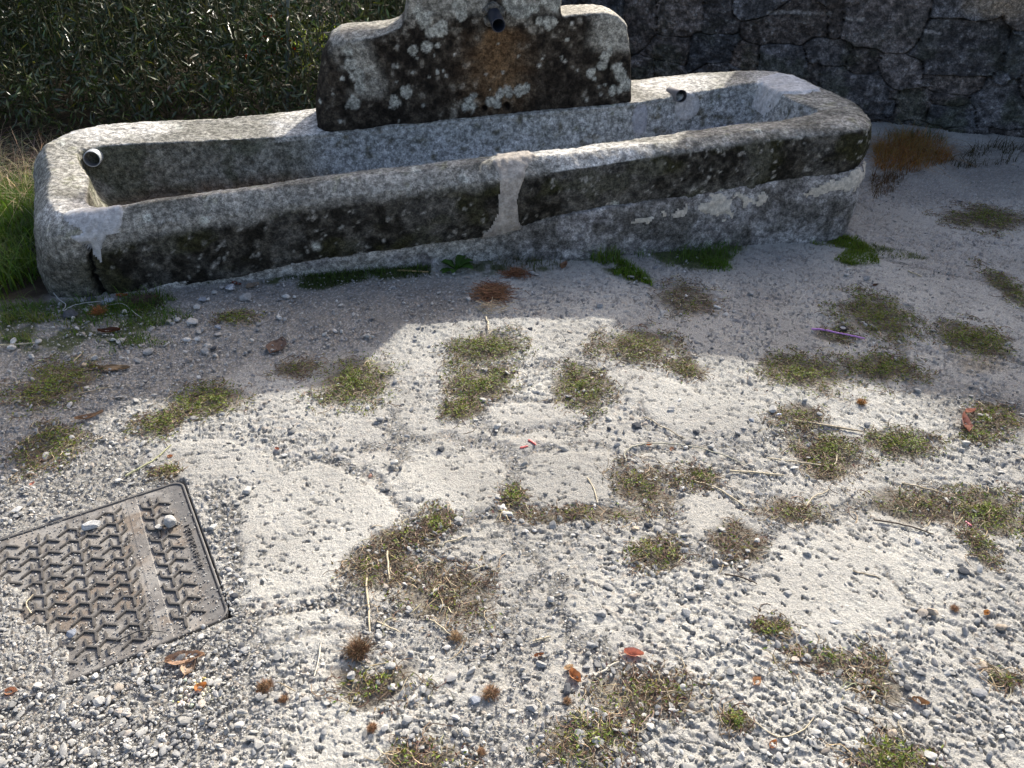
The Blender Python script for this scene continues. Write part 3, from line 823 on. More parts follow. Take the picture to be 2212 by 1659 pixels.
# ------------------------------------------------------------------ the headstone with the spout
HA, HB = np.array([-1.032, 4.10]), np.array([.648, 4.30])
def zoom2(p):      # pixels of the 1.475x detail crop of the fountain
    return 648 + p[0] * .3661, p[1] * .3661
HEAD_PX = [(90, 800), (78, 640), (92, 500), (118, 340), (165, 245), (225, 208), (330, 196), (440, 188), (540, 178), (600, 152), (622, 100), (632, 0)]
HEAD_PX2 = [(1545, 0), (1538, 90), (1560, 100), (1640, 84), (1800, 74), (1885, 92), (1940, 145), (1958, 260), (1966, 420), (1972, 620)]
E1H = (HB - HA) / np.linalg.norm(HB - HA)
NH = np.array([E1H[1], -E1H[0]])          # towards the viewer
def to_face(p):
    q = at_plane(*zoom2(p), HA, HB)
    return ((q[:2] - HA) @ E1H, q[2])
def build_headstone():
    root = empty('headstone', (-.19, 4.3, .4))
    tag(root, 'stepped upright granite slab with white lichen spots and a rusty stain under its spout', 'headstone')
    left = [to_face(p) for p in HEAD_PX]; right = [to_face(p) for p in HEAD_PX2]
    lt, rt = left[-1], right[0]
    top = [(lt[0] - .005, 1.30), (lt[0] + .03, 1.385), (lt[0] + .2, 1.42), (rt[0] - .2, 1.42), (rt[0] - .03, 1.385), (rt[0] + .005, 1.30)]
    out = left + top + right
    out[0] = (out[0][0], .36); out[-1] = (out[-1][0], .46)
    depth = 0.34
    n = len(out)
    fin = [(s + (.055 if s < .12 else .03 if s < .35 and z > .75 else 0) - (.012 if s > 1.55 else 0), z - (.03 if (z > .8 and s < .42 and s > .1) else 0)) for s, z in out]
    V = [np.array([*(HA + E1H * s), z]) for s, z in fin] + [np.array([*(HA + E1H * s - NH * .075), z]) for s, z in out] + [np.array([*(HA + E1H * s - NH * depth), z]) for s, z in out]
    me = bpy.data.meshes.new('h')
    me.from_pydata([tuple(v) for v in V], [], [tuple(range(n))[::-1], tuple(range(2 * n, 3 * n))] + [(k * n + i, k * n + (i + 1) % n, (k + 1) * n + (i + 1) % n, (k + 1) * n + i) for k in (0, 1) for i in range(n)])
    me.update()
    import bmesh
    bm = bmesh.new(); bm.from_mesh(me); bmesh.ops.recalc_face_normals(bm, faces=bm.faces); bm.to_mesh(me); bm.free()
    tmp = bpy.data.objects.new('h', me); COL.objects.link(tmp)
    rm = tmp.modifiers.new('r', 'REMESH'); rm.mode = 'VOXEL'; rm.voxel_size = 0.0085
    sm = tmp.modifiers.new('s', 'SMOOTH'); sm.iterations = 22; sm.factor = 0.5
    dg = bpy.context.evaluated_depsgraph_get()
    ev = bpy.data.meshes.new_from_object(tmp.evaluated_get(dg))
    bpy.data.objects.remove(tmp)
    nv = len(ev.vertices)
    V = np.empty(nv * 3, np.float32); ev.vertices.foreach_get('co', V); V = V.reshape(-1, 3).astype(float)
    Ff = np.empty(len(ev.loops), np.int32); ev.loops.foreach_get('vertex_index', Ff)
    F = Ff.reshape(-1, 4)
    bpy.data.meshes.remove(ev)
    N = vnormals(V, F)
    V = granite_disp(V, N, 0.75, 9)
    s = (V[:, :2] - HA) @ E1H; z = V[:, 2]; dpt = (V[:, :2] - HA) @ NH
    x, y = V[:, 0], V[:, 1]
    n1 = fbm(x * 6, y * 6, z * 6, 101, 4); n2 = fbm(x * 26, y * 26, z * 26, 102, 4); n3 = fbm(x * 80, y * 80, z * 80, 103, 2)
    c = mixc((0.017, 0.014, 0.011), (0.062, 0.052, 0.040), sstep(0.35, 0.68, n2))
    c = mixc(c, (0.24, 0.225, 0.19), 0.8 * sstep(0.60, 0.70, 0.75 * n2 + 0.25 * n1 + 0.12 * sstep(.75, 1.0, z) - .02))
    # rust coloured stain below the spout
    sx, sz = to_face((1170, 180))
    st = np.exp(-((s - sx + .01) / (.13 + .12 * (sz - z).clip(0, .6))) ** 2) * sstep(sz + .03, sz - .02, z) * sstep(sz - .52, sz - .15, z)
    c = mixc(c, mixc((0.09, 0.050, 0.024), (0.24, 0.15, 0.075), n2), 0.8 * st * sstep(.3, .55, n1 + .2 * st))
    grey = mixc((0.26, 0.25, 0.215), (0.42, 0.41, 0.36), n2)
    # upper block and right shoulder are barer
    bx = to_face((640, 100))[0]; cx = to_face((1545, 100))[0]
    blk = sstep(.93, 1.0, z + .12 * (n1 - .5)) * 0.75
    rs = sstep(to_face((1660, 200))[0], to_face((1800, 200))[0], s + .1 * (n1 - .5)) * sstep(to_face((1800, 330))[1], to_face((1800, 250))[1], z + .1 * (n1 - .5))
    ls = (1 - sstep(.05, .14, np.abs(s - to_face((330, 300))[0] + .1 * (n1 - .5) + .25 * (z - .75)))) * sstep(.55, .62, z) * 0.85
    bare = np.maximum.reduce([blk * sstep(.38, .56, n1), rs, ls * sstep(.42, .52, n1)])
    c = mixc(c, grey, bare * 0.9)
    # pale lichen rosettes, each where the stone carries one
    LICH = [(750, 275, 30), (815, 268, 15), (668, 296, 22), (692, 345, 9), (793, 327, 8), (575, 388, 14), (812, 426, 12), (663, 428, 10), (630, 548, 38), (318, 605, 42), (555, 600, 32), (250, 465, 14),
            (570, 483, 11), (1575, 233, 13), (1545, 335, 7), (1430, 345, 7), (740, 110, 52), (700, 70, 40), (935, 40, 42), (945, 85, 34), (1470, 140, 40), (1410, 125, 22), (1290, 45, 72), (1250, 10, 60), (1385, 45, 24), (1330, 80, 38), (1500, 20, 42), (1450, 5, 30),
            (830, 170, 50), (770, 190, 30), (1800, 330, 30), (1830, 305, 26), (1780, 385, 26), (1870, 400, 34), (1890, 440, 34), (1715, 430, 30), (1740, 465, 16), (1920, 500, 40), (1840, 540, 28), (1890, 525, 26), (1800, 500, 8),
            (1180, 560, 34), (1230, 545, 38), (1290, 530, 36), (1335, 520, 26), (1130, 600, 34), (1010, 610, 44), (970, 630, 26), (1165, 610, 26), (1005, 575, 10), (115, 610, 14), (300, 380, 40), (340, 450, 45), (350, 520, 36), (290, 310, 26), (130, 360, 8), (760, 455, 7), (930, 258, 6), (1170, 255, 6)]
    li = np.zeros_like(s)
    for (lx, ly, lr) in LICH:
        q = to_face((lx, ly)); q2 = to_face((lx + lr, ly))
        rr = abs(q2[0] - q[0])
        d = np.hypot((s - q[0]), (z - q[1]) * 0.95) / rr
        li = np.maximum(li, 1 - sstep(0.82, 1.06, d + 1.5 * (n2 - .5) + .5 * (n3 - .5)))
    li *= (dpt > -0.05)
    c = mixc(c, mixc((0.27, 0.275, 0.24), (0.46, 0.465, 0.42), n2), li * 0.9)
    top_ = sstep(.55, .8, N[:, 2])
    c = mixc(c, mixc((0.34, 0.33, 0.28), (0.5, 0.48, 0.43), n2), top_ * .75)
    f1, f2, r = voronoi(s * 16, z * 16, 107)
    dot = (r[0] > .88) * (1 - sstep(.08, .10 + .14 * r[1], f1))
    c = mixc(c, (.42, .42, .38), dot * .8)
    # two dark holes at the foot
    hole = np.zeros_like(s)
    for (hx, hy, hr) in ((1222, 625, 26), (1090, 640, 22)):
        q = to_face((hx, hy)); rr = abs(to_face((hx + hr, hy))[0] - q[0])
        hole = np.maximum(hole, 1 - sstep(.6, 1.1, np.hypot(s - q[0], z - q[1]) / rr + .8 * (n2 - .5)))
    V = V - N * (0.03 * hole)[:, None] + N * (0.002 * li)[:, None]
    c = c * (1 - .85 * hole)[:, None]
    iv = Matrix.Translation((.19, -4.3, -.4))
    obj('slab', mesh_np('slab', V, F, c.clip(.008, .9)), M_STONE, root).matrix_parent_inverse = iv
    # spout
    s0, s1 = to_face((1140, 85)), to_face((1170, 150))
    base = np.array([*(HA + E1H * s0[0]), s0[1]])
    # mouth further out: find the point on that pixel ray that stands off the face
    m = at_plane(*zoom2((1172, 150)), HA + NH * .17, HB + NH * .17)
    o = obj('spout', pipe_mesh(base - np.array([*(NH * .06), -.012]), m, .034, .0285, (.022, .026, .038), (.012, .012, .015), deep=0.14), plain('dark_blue_plastic', (.022, .027, .042), .42, 0, .45, .25, 40.0, .1), root)
    o.matrix_parent_inverse = iv
    o['label'] = 'dark blue-black plastic spout pipe'
    b = Bag()
    t = np.linspace(0, 2 * np.pi, 25)
    ringp = np.array([base + np.array([*(E1H * math.cos(a) * .042), math.sin(a) * .042]) + np.array([*(NH * .012), 0]) for a in t])
    tube(b, ringp, .016 + .004 * np.sin(t * 5), (.13, .125, .11), 8, False)
    o = obj('mortar_collar', b.mesh('mortar_collar'), M_STONE, root); o.matrix_parent_inverse = iv
build_headstone()

# ------------------------------------------------------------------ rubble wall behind on the right
W0 = np.array([3.60, 5.32]); WD = np.array([-.905, .425]); WD = WD / np.linalg.norm(WD); WN = np.array([-WD[1], WD[0]]); WN = WN if WN[1] < 0 else -WN
def wall_sz(px, py):
    q = at_plane(px, py, W0, W0 + WD)
    return (q[:2] - W0) @ WD, q[2]
WALL_STONES = [(1420, 110, 470, 300), (1860, 290, 480, 380), (930, 150, 420, 200), (700, 40, 300, 130), (1120, 275, 260, 150), (1320, 340, 170, 150), (1260, 510, 400, 270), (1530, 400, 250, 160), (1590, 590, 200, 180),
               (1800, 560, 180, 60), (1815, 655, 260, 140), (1830, 460, 330, 120), (2080, 570, 300, 310), (2170, 300, 130, 260), (2070, 440, 110, 90), (1680, 450, 90, 80), (1455, 610, 70, 90), (1475, 510, 60, 60), (1030, 430, 80, 170),
               (870, 340, 270, 160), (650, 320, 150, 140), (480, 270, 220, 170), (250, 260, 240, 140), (230, 385, 140, 80), (110, 370, 130, 90), (300, 90, 260, 200), (520, 90, 180, 220), (90, 130, 180, 240), (-150, 150, 250, 250), (-150, 380, 250, 200),
               (1165, 90, 90, 260), (1900, 40, 380, 160), (2250, 80, 260, 200), (2300, 450, 260, 220), (2500, 300, 300, 260), (2450, 600, 260, 200), (1650, 720, 200, 80), (1900, 740, 260, 80), (2100, 760, 240, 90), (1450, 720, 180, 80), (2750, 450, 300, 300), (560, 400, 200, 90), (760, 440, 200, 90), (-420, 250, 300, 260)]
def build_wall():
    seeds = []
    for (zx, zy, w, h) in WALL_STONES:
        px, py = 1350 + zx * .3907, zy * .3907
        s, z = wall_sz(px, py)
        s2, _ = wall_sz(px - w * .3907 / 2, py); _, z2 = wall_sz(px, py - h * .3907 / 2)
        seeds.append((s, z, abs(s2 - s), abs(z2 - z)))
    r = np.random.default_rng(4)
    for i in range(14):                       # courses above, out of the frame
        for k in range(5):
            seeds.append((-3.2 + i * .5 + r.uniform(-.1, .1), 1.15 + k * .32 + r.uniform(-.06, .06), r.uniform(.2, .3), r.uniform(.14, .2)))
    seeds = np.array(seeds)
    s_ = np.linspace(-2.6, 4.2, 620)
    nf = 330
    topz = lambda s: np.where(s < 1.86, 2.42 + .02 * np.sin(s * 9), 1.22 + .03 * np.sin(s * 5))
    fr = np.linspace(0, 1, nf) ** 1.0
    S = np.repeat(s_[None], nf + 8, 0)
    Z = np.zeros_like(S); D = np.zeros_like(S)
    tz = topz(s_)
    # finer rows low down where the wall is seen
    zz = np.concatenate([np.linspace(-.15, 1.05, 250), np.linspace(1.05, 1.0 + 1e-6, 0), np.linspace(1.07, 2.6, nf - 250)])
    Z[:nf] = np.minimum(zz[:, None], tz[None]); D[:nf] = 0
    for k in range(8):
        Z[nf + k] = tz if k < 7 else -.15
        D[nf + k] = -.45 * (min(k, 6) + 1) / 7
    x = W0[0] + WD[0] * S + WN[0] * D; y = W0[1] + WD[1] * S + WN[1] * D
    s, z = S.ravel(), Z.ravel()
    ws = s + .03 * (fbm(s * 5, z * 5, seed=121, octaves=3) - .5) * 2; wz = z + .03 * (fbm(s * 5, z * 5, seed=131, octaves=3) - .5) * 2
    f1 = np.full(s.shape, 9.); f2 = np.full(s.shape, 9.); idx = np.zeros(s.shape, int)
    for i, (a, b, w, h) in enumerate(seeds):
        qx, qz = np.abs(ws - a) / w, np.abs(wz - b) / h
        d = (qx ** 4 + qz ** 4) ** (1 / 4)
        n = d < f1
        f2 = np.where(n, f1, np.minimum(f2, d)); idx = np.where(n, i, idx); f1 = np.where(n, d, f1)
    joint = 1 - sstep(.0, .065, f2 - f1 + .05 * (fbm(s * 12, z * 12, seed=151, octaves=2) - .5))
    rr = np.random.default_rng(9)
    off = rr.uniform(-.03, .03, len(seeds)); til = rr.normal(0, .07, (len(seeds), 2)); ton = rr.uniform(.65, 1.35, len(seeds)); hue = rr.uniform(0, 1, len(seeds))
    n1 = fbm(s * 6, z * 6, seed=141, octaves=4); n2 = fbm(s * 24, z * 24, seed=142, octaves=4); n3 = fbm(s * 70, z * 70, seed=143, octaves=2)
    off[30] = .03; ton[30] = .55
    d = off[idx] + til[idx, 0] * (s - seeds[idx, 0]) + til[idx, 1] * (z - seeds[idx, 1]) + .05 * (n1 - .5) + .022 * (n2 - .5) + .01 * (n3 - .5) - .05 * joint
    front = np.repeat((np.arange(nf + 8) < nf), len(s_))
    d = np.where(front, d, .0)
    V = np.stack([x.ravel() + WN[0] * d, y.ravel() + WN[1] * d, z], -1)
    base = mixc((.075, .080, .088), (.120, .098, .085), hue[idx]) * ton[idx][:, None]
    c = mixc(base * .5, base * 1.55, sstep(.3, .7, n2))
    c = mixc(c, (.30, .30, .29), .55 * sstep(.66, .74, n3 * .6 + n2 * .4))
    c = mixc(c, (.06, .07, .04), .5 * sstep(.5, .65, n1) * sstep(.9, .1, z))
    c = mixc(c, (.022, .021, .020), joint * .7)
    for (a, b) in (((800, 70), (960, 66)), ((960, 66), (1135, 75)), ((1225, 97), (1320, 103)), ((1660, 170), (1740, 185))):
        q = [wall_sz(1350 + t[0] * .3907, t[1] * .3907) for t in (a, b)]
        dd = seg_dist(s, z, q)
        c = mixc(c, (.27, .26, .25), .8 * (1 - sstep(.003, .014, dd + .03 * (n2 - .5))))
    tn = wall_sz(1350 + 2080 * .3907, 8)
    c = mixc(c, (.34, .27, .19), .6 * (1 - sstep(.1, .28, np.hypot(s - tn[0], (z - tn[1]) * 2) + .2 * (n1 - .5))))
    me = mesh_np('rubble_wall', V, grid_faces(nf + 8, len(s_)), c.clip(.01, .8))
    o = obj('rubble_wall', me, M_WALL)
    tag(o, 'dark shaded rubble stone wall standing behind the right end of the trough', 'wall')
build_wall()

# ------------------------------------------------------------------ leaf and blade builders
def kite_leaves(bag, P, D, U, L, W, col, fold=.25):
    """many pointed leaves: base P, direction D, up U (n,3), length L, width W (n,), colour (n,3)"""
    n = len(P)
    D = D / (np.linalg.norm(D, axis=1, keepdims=True) + 1e-9)
    S = np.cross(D, U); S /= np.linalg.norm(S, axis=1, keepdims=True) + 1e-9
    Nn = np.cross(S, D)
    L = L[:, None]; W = W[:, None]
    m = P + D * L * .45 - Nn * W * fold
    tip = P + D * L - Nn * L * .08
    a = P + D * L * .42 + S * W * .5; b = P + D * L * .42 - S * W * .5
    V = np.stack([P, a, tip, b, m], 1).reshape(-1, 3)
    k = np.arange(n)[:, None] * 5
    F = np.concatenate([k + [0, 1, 4], k + [1, 2, 4], k + [2, 3, 4], k + [3, 0, 4]])
    bag.add(V, F, np.repeat(col, 5, 0))

def blades(bag, P, H, lean, W, col, r, seg=4, curl=1.0, az=None):
    """grass blades rising from P"""
    n = len(P)
    az = r.uniform(0, 2 * np.pi, n) if az is None else az
    d = np.stack([np.cos(az), np.sin(az), np.zeros(n)], -1)
    sd = np.stack([-np.sin(az), np.cos(az), np.zeros(n)], -1)
    t = np.linspace(0, 1, seg + 1)
    rows = []
    for k in t:
        c = P + d * (lean * H * (k ** (1 + curl)))[:, None]
        c[:, 2] = P[:, 2] + H * (k - .45 * np.minimum(lean, 1.6) * k ** 2.2)
        w = W * (1 - k) ** .7 + .0003
        rows.append(c - sd * w[:, None] / 2); rows.append(c + sd * w[:, None] / 2)
    V = np.stack(rows, 1)
    m = 2 * (seg + 1)
    k = np.arange(n)[:, None] * m
    F = np.concatenate([k + [2 * i, 2 * i + 1, 2 * i + 3, 2 * i + 2] for i in range(seg)])
    bag.add(V.reshape(-1, 3), F, np.repeat(col, m, 0))

def jitter_col(base, n, r, v=.25, h=.06):
    c = np.asarray(base)[None] * (1 + r.normal(0, v, (n, 1))) + r.normal(0, h, (n, 3)) * np.asarray(base)[None]
    return c.clip(.004, .9)

def in_poly(n, poly, r):
    q = np.array(poly); out = []
    while sum(map(len, out)) < n:
        p = r.uniform(q.min(0), q.max(0), (n * 2, 2))
        out.append(p[poly_sd(p[:, 0], p[:, 1], poly) > 0])
    return np.concatenate(out)[:n]

# ------------------------------------------------------------------ weeping willow
def build_willow():
    r = np.random.default_rng(33)
    root = empty('willow_tree', (-1.5, 9.1, 0))
    tag(root, 'weeping willow with narrow glossy leaves hanging in a dark curtain behind the trough', 'tree')
    inv = Matrix.Translation((1.5, -9.1, 0))
    tb = Bag()
    zt = np.linspace(-.2, 3.6, 20)
    tp = np.stack([-1.5 + .12 * np.sin(zt * 1.1), 9.1 - .05 * zt, zt], -1)
    tube(tb, tp, .17 - .022 * zt, (.05, .042, .033), 14)
    o = obj('trunk', tb.mesh('trunk'), M_BARK, root); o.matrix_parent_inverse = inv
    lb = Bag(); lf = Bag()
    crown = np.array([-1.45, 8.95, 3.5])
    for e in ((.5, 7.0, 3.42), (-.6, 6.6, 3.0), (-1.8, 6.4, 2.5), (-3.0, 6.3, 2.4), (-4.2, 6.6, 2.5), (-5.2, 7.4, 2.8), (-3.4, 8.6, 3.4)):
        e = np.array(e); t = np.linspace(0, 1, 14)[:, None]
        mid = (crown + e) / 2 + np.array([0, 0, .55])
        P = (1 - t) ** 2 * crown + 2 * t * (1 - t) * mid + t ** 2 * e
        tube(lb, P, np.linspace(.07, .018, 14), (.06, .05, .038), 7)
    o = obj('limbs', lb.mesh('limbs'), M_BARK, root); o.matrix_parent_inverse = inv

    def strand(x, y, z0, z1, dens=1.0, drift=None, tone=1.0):
        ln = z0 - z1
        n = max(6, int(ln / .07))
        t = np.linspace(0, 1, n)
        dr = r.normal(0, .16, 2) if drift is None else drift
        wob = r.normal(0, .012, (n, 2)).cumsum(0) * .6
        P = np.stack([x + dr[0] * t ** 1.5 * ln + wob[:, 0], y + dr[1] * t ** 1.5 * ln + wob[:, 1], z0 - ln * t], -1)
        tube(lb2, P, np.linspace(.0032, .0013, n), (.06, .062, .03), 3, False)
        k = int(ln / .021 * dens)
        tt = r.uniform(.02, 1, k)
        i = np.minimum((tt * (n - 1)).astype(int), n - 2); f = tt * (n - 1) - i
        B = P[i] * (1 - f[:, None]) + P[i + 1] * f[:, None]
        a = r.uniform(0, 2 * np.pi, k)
        D = np.stack([np.cos(a), np.sin(a), r.normal(-.45, .65, k)], -1)
        # short side twigs carry part of the leaves off the strand
        offs = (r.uniform(0, 1, k) ** 2 * .13)[:, None] * np.stack([np.cos(a), np.sin(a), -.5 * np.ones(k)], -1)
        U = np.stack([r.normal(0, .8, k), r.normal(0, .8, k), np.ones(k)], -1)
        col = jitter_col(np.array((.050, .074, .024)) * tone, k, r, .28, .10)
        yel = r.uniform(0, 1, k) < .05
        col[yel] = jitter_col((.16, .17, .035), int(yel.sum()), r, .2)
        kite_leaves(lf, B + offs, D, U, r.uniform(.045, .095, k), r.uniform(.010, .017, k), col, .12)
    lb2 = Bag()
    n = 0
    while n < 2300:
        x, y = r.uniform(-6.2, .25), 5.0 + 3.3 * r.uniform(0, 1) ** 1.35
        if y < 5.35 and r.uniform() < .5: continue
        gap = abs(x + 1.62 + .12 * (y - 6.5)) < .26 and y > 5.8       # the bright window in the curtain
        if gap and r.uniform() < .72: continue
        if x > -.75 and r.uniform() < .35: continue
        zt_ = min(.68 * (y - 4.9) + .48, 3.0) * r.uniform(.82, 1.0)
        zb = r.uniform(.02, .22) if r.uniform() < .55 else r.uniform(.2, .5) * zt_
        strand(x, y, zt_, zb)
        n += 1
    # leafy twig end reaching in beside the headstone
    for q in ((815, 20, 9), (840, 45, 8), (780, 60, 10)):
        p = at(q[0], q[1], .72)
        strand(p[0] - .25, p[1], .95, .62, 1.0, np.array([.9, -.1]), 1.9)
    # the overhanging branch whose shade lies on the ground at the lower left and on the front rim
    clumps = [(-70, 880, 0, .30), (30, 850, 0, .22), (120, 800, 0, .16), (200, 800, 0, .14), (110, 880, 0, .20), (40, 930, 0, .18), (-60, 980, 0, .2), (180, 730, 0, .18), (60, 690, 0, .12), (240, 840, 0, .13), (-20, 800, 0, .16), (300, 790, 0, .07), (330, 740, 0, .12),
              (500, 455, .36, .10), (430, 470, .36, .07), (560, 470, .36, .06), (380, 492, .33, .05), (480, 520, .2, .12), (300, 560, .2, .15)]
    ld = Bag(); 
    sd = np.array(SUN_DIR)
    for (px, py, z, rad) in clumps:
        g = at(px, py, z)
        t = (6.9 - g[1]) / sd[1]
        c = g + sd * t
        k = int(1000 * (rad / .15) ** 1.9)
        q = r.normal(0, 1, (k, 3)); q *= (r.uniform(0, 1, k) ** (1 / 2.4) / np.linalg.norm(q, axis=1))[:, None]
        P = c + q * rad * np.array([1.1, .8, .8])
        D = r.normal(0, 1, (k, 3)); D[:, 2] -= .7
        U = r.normal(0, .5, (k, 3)); U[:, 2] += 1
        kite_leaves(lf, P, D, U, r.uniform(.06, .10, k), r.uniform(.014, .022, k), jitter_col((.07, .10, .03), k, r), .1)
        for _ in range(2):
            e = np.array([.5, 7.0, 3.42]) if c[0] > -.2 else np.array([-.6, 6.6, 3.0])
            tt = np.linspace(0, 1, 6)[:, None]
            tube(lb2, e + (c - e) * tt + r.normal(0, .02, (6, 3)), np.linspace(.008, .003, 6), (.10, .10, .05), 4, False)
    o = obj('twigs', lb2.mesh('twigs'), M_BARK, root); o.matrix_parent_inverse = inv
    o = obj('crown', lf.mesh('crown', False), M_WILLOW, root); o.matrix_parent_inverse = inv

def leaf_bush(name, label, cat, c, size, n, col, L, W, seed, group=None, accents=None, mat=None, stems=True):
    r = np.random.default_rng(seed)
    root = empty(name, (c[0], c[1], 0)); tag(root, label, cat, group)
    inv = Matrix.Translation((-c[0], -c[1], 0))
    lf = Bag()
    q = r.normal(0, 1, (n, 3)); q *= (r.uniform(.1, 1, n) ** (1 / 2.2) / np.linalg.norm(q, axis=1))[:, None]
    q[:, 2] = np.abs(q[:, 2])
    P = np.array([c[0], c[1], 0]) + q * size * (1 + .35 * (fbm(q[:, 0] * 3, q[:, 1] * 3, q[:, 2] * 3, seed, 2) - .5))[:, None]
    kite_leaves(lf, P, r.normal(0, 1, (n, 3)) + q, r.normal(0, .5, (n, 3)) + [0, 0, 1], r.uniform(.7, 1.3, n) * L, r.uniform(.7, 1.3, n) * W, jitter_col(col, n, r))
    if accents:
        ab = lf; k = accents[1]
        P = np.array([c[0], c[1], 0]) + q[:k] * size * 1.02
        kite_leaves(ab, P, r.normal(0, 1, (k, 3)), r.normal(0, .5, (k, 3)) + [0, -1, .4], np.full(k, .06), np.full(k, .05), jitter_col(accents[0], k, r, .15))
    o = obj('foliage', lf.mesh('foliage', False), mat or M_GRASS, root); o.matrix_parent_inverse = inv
    sb = Bag()
    for _ in range(14):
        e = q[r.integers(n)] * size * .8
        t = np.linspace(0, 1, 5)[:, None]
        tube(sb, np.array([c[0], c[1], -.05]) + e * t + r.normal(0, .01, (5, 3)), np.linspace(.014, .004, 5), (.05, .04, .03), 5, False)
    o = obj('stems', sb.mesh('stems'), M_BARK, root); o.matrix_parent_inverse = inv
    return root

build_willow()
for i, (c, s, lab) in enumerate([((-6.9, 9.0), (1.2, .7, 1.8), 'added dark leafy shrub shading the background at the far left'), ((-5.0, 9.3), (1.2, .7, 1.8), 'added dark leafy shrub shading the background behind the left of the willow curtain'),
                                 ((-3.3, 9.6), (1.0, .7, 1.7), 'added dark leafy shrub shading the background behind the middle of the willow curtain'), ((-.85, 8.3), (.55, .5, 1.5), 'added dark leafy shrub shading the background between headstone and willow trunk')]):
    leaf_bush('added_shade_shrub', lab, 'shrub', c, np.array(s), 5200, (.018, .026, .012), .10, .05, 50 + i, 'shrubs added to darken the background behind the willow')  # added shrubs: they hide and shade the bright ground behind the willow
fp = at(585, 70, .3)
leaf_bush('red_flowering_plant', 'small plant with orange red flowers glimpsed through the willow leaves', 'plant', (fp[0], fp[1]), np.array((.28, .25, .42)), 700, (.05, .09, .02), .07, .03, 66, accents=((.55, .05, .02), 120))

def grass_field(name, label, cat, regions, seed, kind='stuff', group=None):
    """regions: (world polygon, blades per m2, height range, colour, lean, width)"""
    r = np.random.default_rng(seed)
    b = Bag()
    for poly, dens, (h0, h1), col, lean, w in regions:
        q = np.array(poly); area = .5 * abs(np.dot(q[:, 0], np.roll(q[:, 1], 1)) - np.dot(q[:, 1], np.roll(q[:, 0], 1)))
        n = max(4, int(area * dens * (3.2 if h1 < .085 else 1.3)))
        p = in_poly(n, poly, r)
        thin = fbm(p[:, 0] * 7, p[:, 1] * 7, seed=seed, octaves=2) + r.normal(0, .08, n) > .38
        p = p[thin]; n = len(p)
        P = np.concatenate([p, (ground_macro(p[:, 0], p[:, 1]) + .003)[:, None]], 1)
        blades(b, P, r.uniform(h0, h1, n), np.abs(r.normal(lean, lean * .5, n)), r.uniform(.6, 1.3, n) * w, jitter_col(col, n, r, .25, .1), r)
    o = obj(name, b.mesh(name, False), M_GRASS)
    tag(o, label, cat, group, kind)
    return o

G1, G2, G3, G4 = (.085, .145, .026), (.12, .185, .035), (.17, .19, .05), (.050, .080, .020)
grass_field('grass', 'long bright green grass at the left end of the trough', 'grass', [
    ([(-3.9, 3.0), (-2.25, 2.98), (-2.14, 3.2), (-2.35, 3.6), (-2.45, 4.3), (-4.2, 4.6)], 4200, (.07, .20), G1, .55, .0055),
    ([(-3.9, 3.0), (-2.25, 2.98), (-2.14, 3.2), (-2.35, 3.6), (-2.45, 4.3), (-4.2, 4.6)], 350, (.16, .32), G2, .8, .006),
    ([(-3.6, 2.75), (-2.0, 2.80), (-2.0, 3.0), (-3.6, 3.05)], 1400, (.02, .07), G1, .7, .004)], 201)
grass_field('grass', 'short sparse grass on the gravel before the left end of the trough', 'grass', [
    (pxpoly([(0, 665), (130, 650), (330, 655), (420, 690), (300, 720), (380, 745), (250, 770), (60, 765), (0, 740)]), 2600, (.012, .055), G1, .8, .0035),
    (pxpoly([(0, 690), (120, 690), (170, 720), (60, 745), (0, 735)]), 2600, (.02, .06), G3, .8, .004),
    (pxpoly([(170, 640), (420, 640), (300, 680), (150, 690)]), 2500, (.02, .08), G1, .7, .004)], 202)
grass_field('grass', 'low dark green grass strip along the left foot of the trough', 'grass', [
    (pxpoly([(560, 612), (640, 592), (760, 582), (930, 576), (930, 600), (760, 612), (690, 630), (600, 622)]), 7500, (.010, .035), G4, .6, .0028),
    (pxpoly([(640, 596), (930, 580), (920, 592), (700, 616)]), 2500, (.015, .06), G1, .8, .003)], 203)
grass_field('grass', 'dry and dark grass in shade along the middle foot of the trough', 'grass', [
    (pxpoly([(1000, 578), (1060, 555), (1250, 530), (1280, 560), (1180, 590), (1040, 600)]), 2500, (.02, .09), (.06, .075, .02), .9, .003),
    (pxpoly([(1060, 565), (1240, 540), (1250, 560), (1120, 580)]), 1500, (.03, .10), (.15, .12, .06), 1.0, .0025),
    (pxpoly([(1350, 545), (1480, 520), (1620, 535), (1570, 570), (1560, 590), (1440, 580)]), 3200, (.02, .08), G1, .8, .003)], 204)
grass_field('grass', 'flat bright moss green turf at the right foot of the trough', 'grass', [
    (pxpoly([(1725, 512), (1790, 508), (1850, 515), (1890, 545), (1900, 572), (1840, 578), (1800, 565), (1830, 540), (1760, 530)]), 16000, (.008, .026), (.115, .175, .022), .5, .003),
    (pxpoly([(1880, 530), (1960, 545), (2010, 560), (1950, 562), (1890, 555)]), 4000, (.008, .025), (.10, .13, .03), .6, .003)], 205)
grass_field('grass_tuft', 'tall bright grass tuft at the foot of the trough right of the mortar joint', 'grass tuft', [
    (pxpoly([(1255, 535), (1320, 525), (1350, 555), (1330, 575), (1280, 570)]), 9000, (.05, .12), G2, .55, .004)], 206, 'thing')
grass_field('grass_tuft', 'short bright grass strip growing out from the tall tuft along a crack', 'grass tuft', [
    (pxpoly([(1300, 570), (1350, 565), (1400, 600), (1410, 622), (1360, 612), (1310, 590)]), 12000, (.012, .04), (.11, .19, .02), .6, .003)], 207, 'thing')
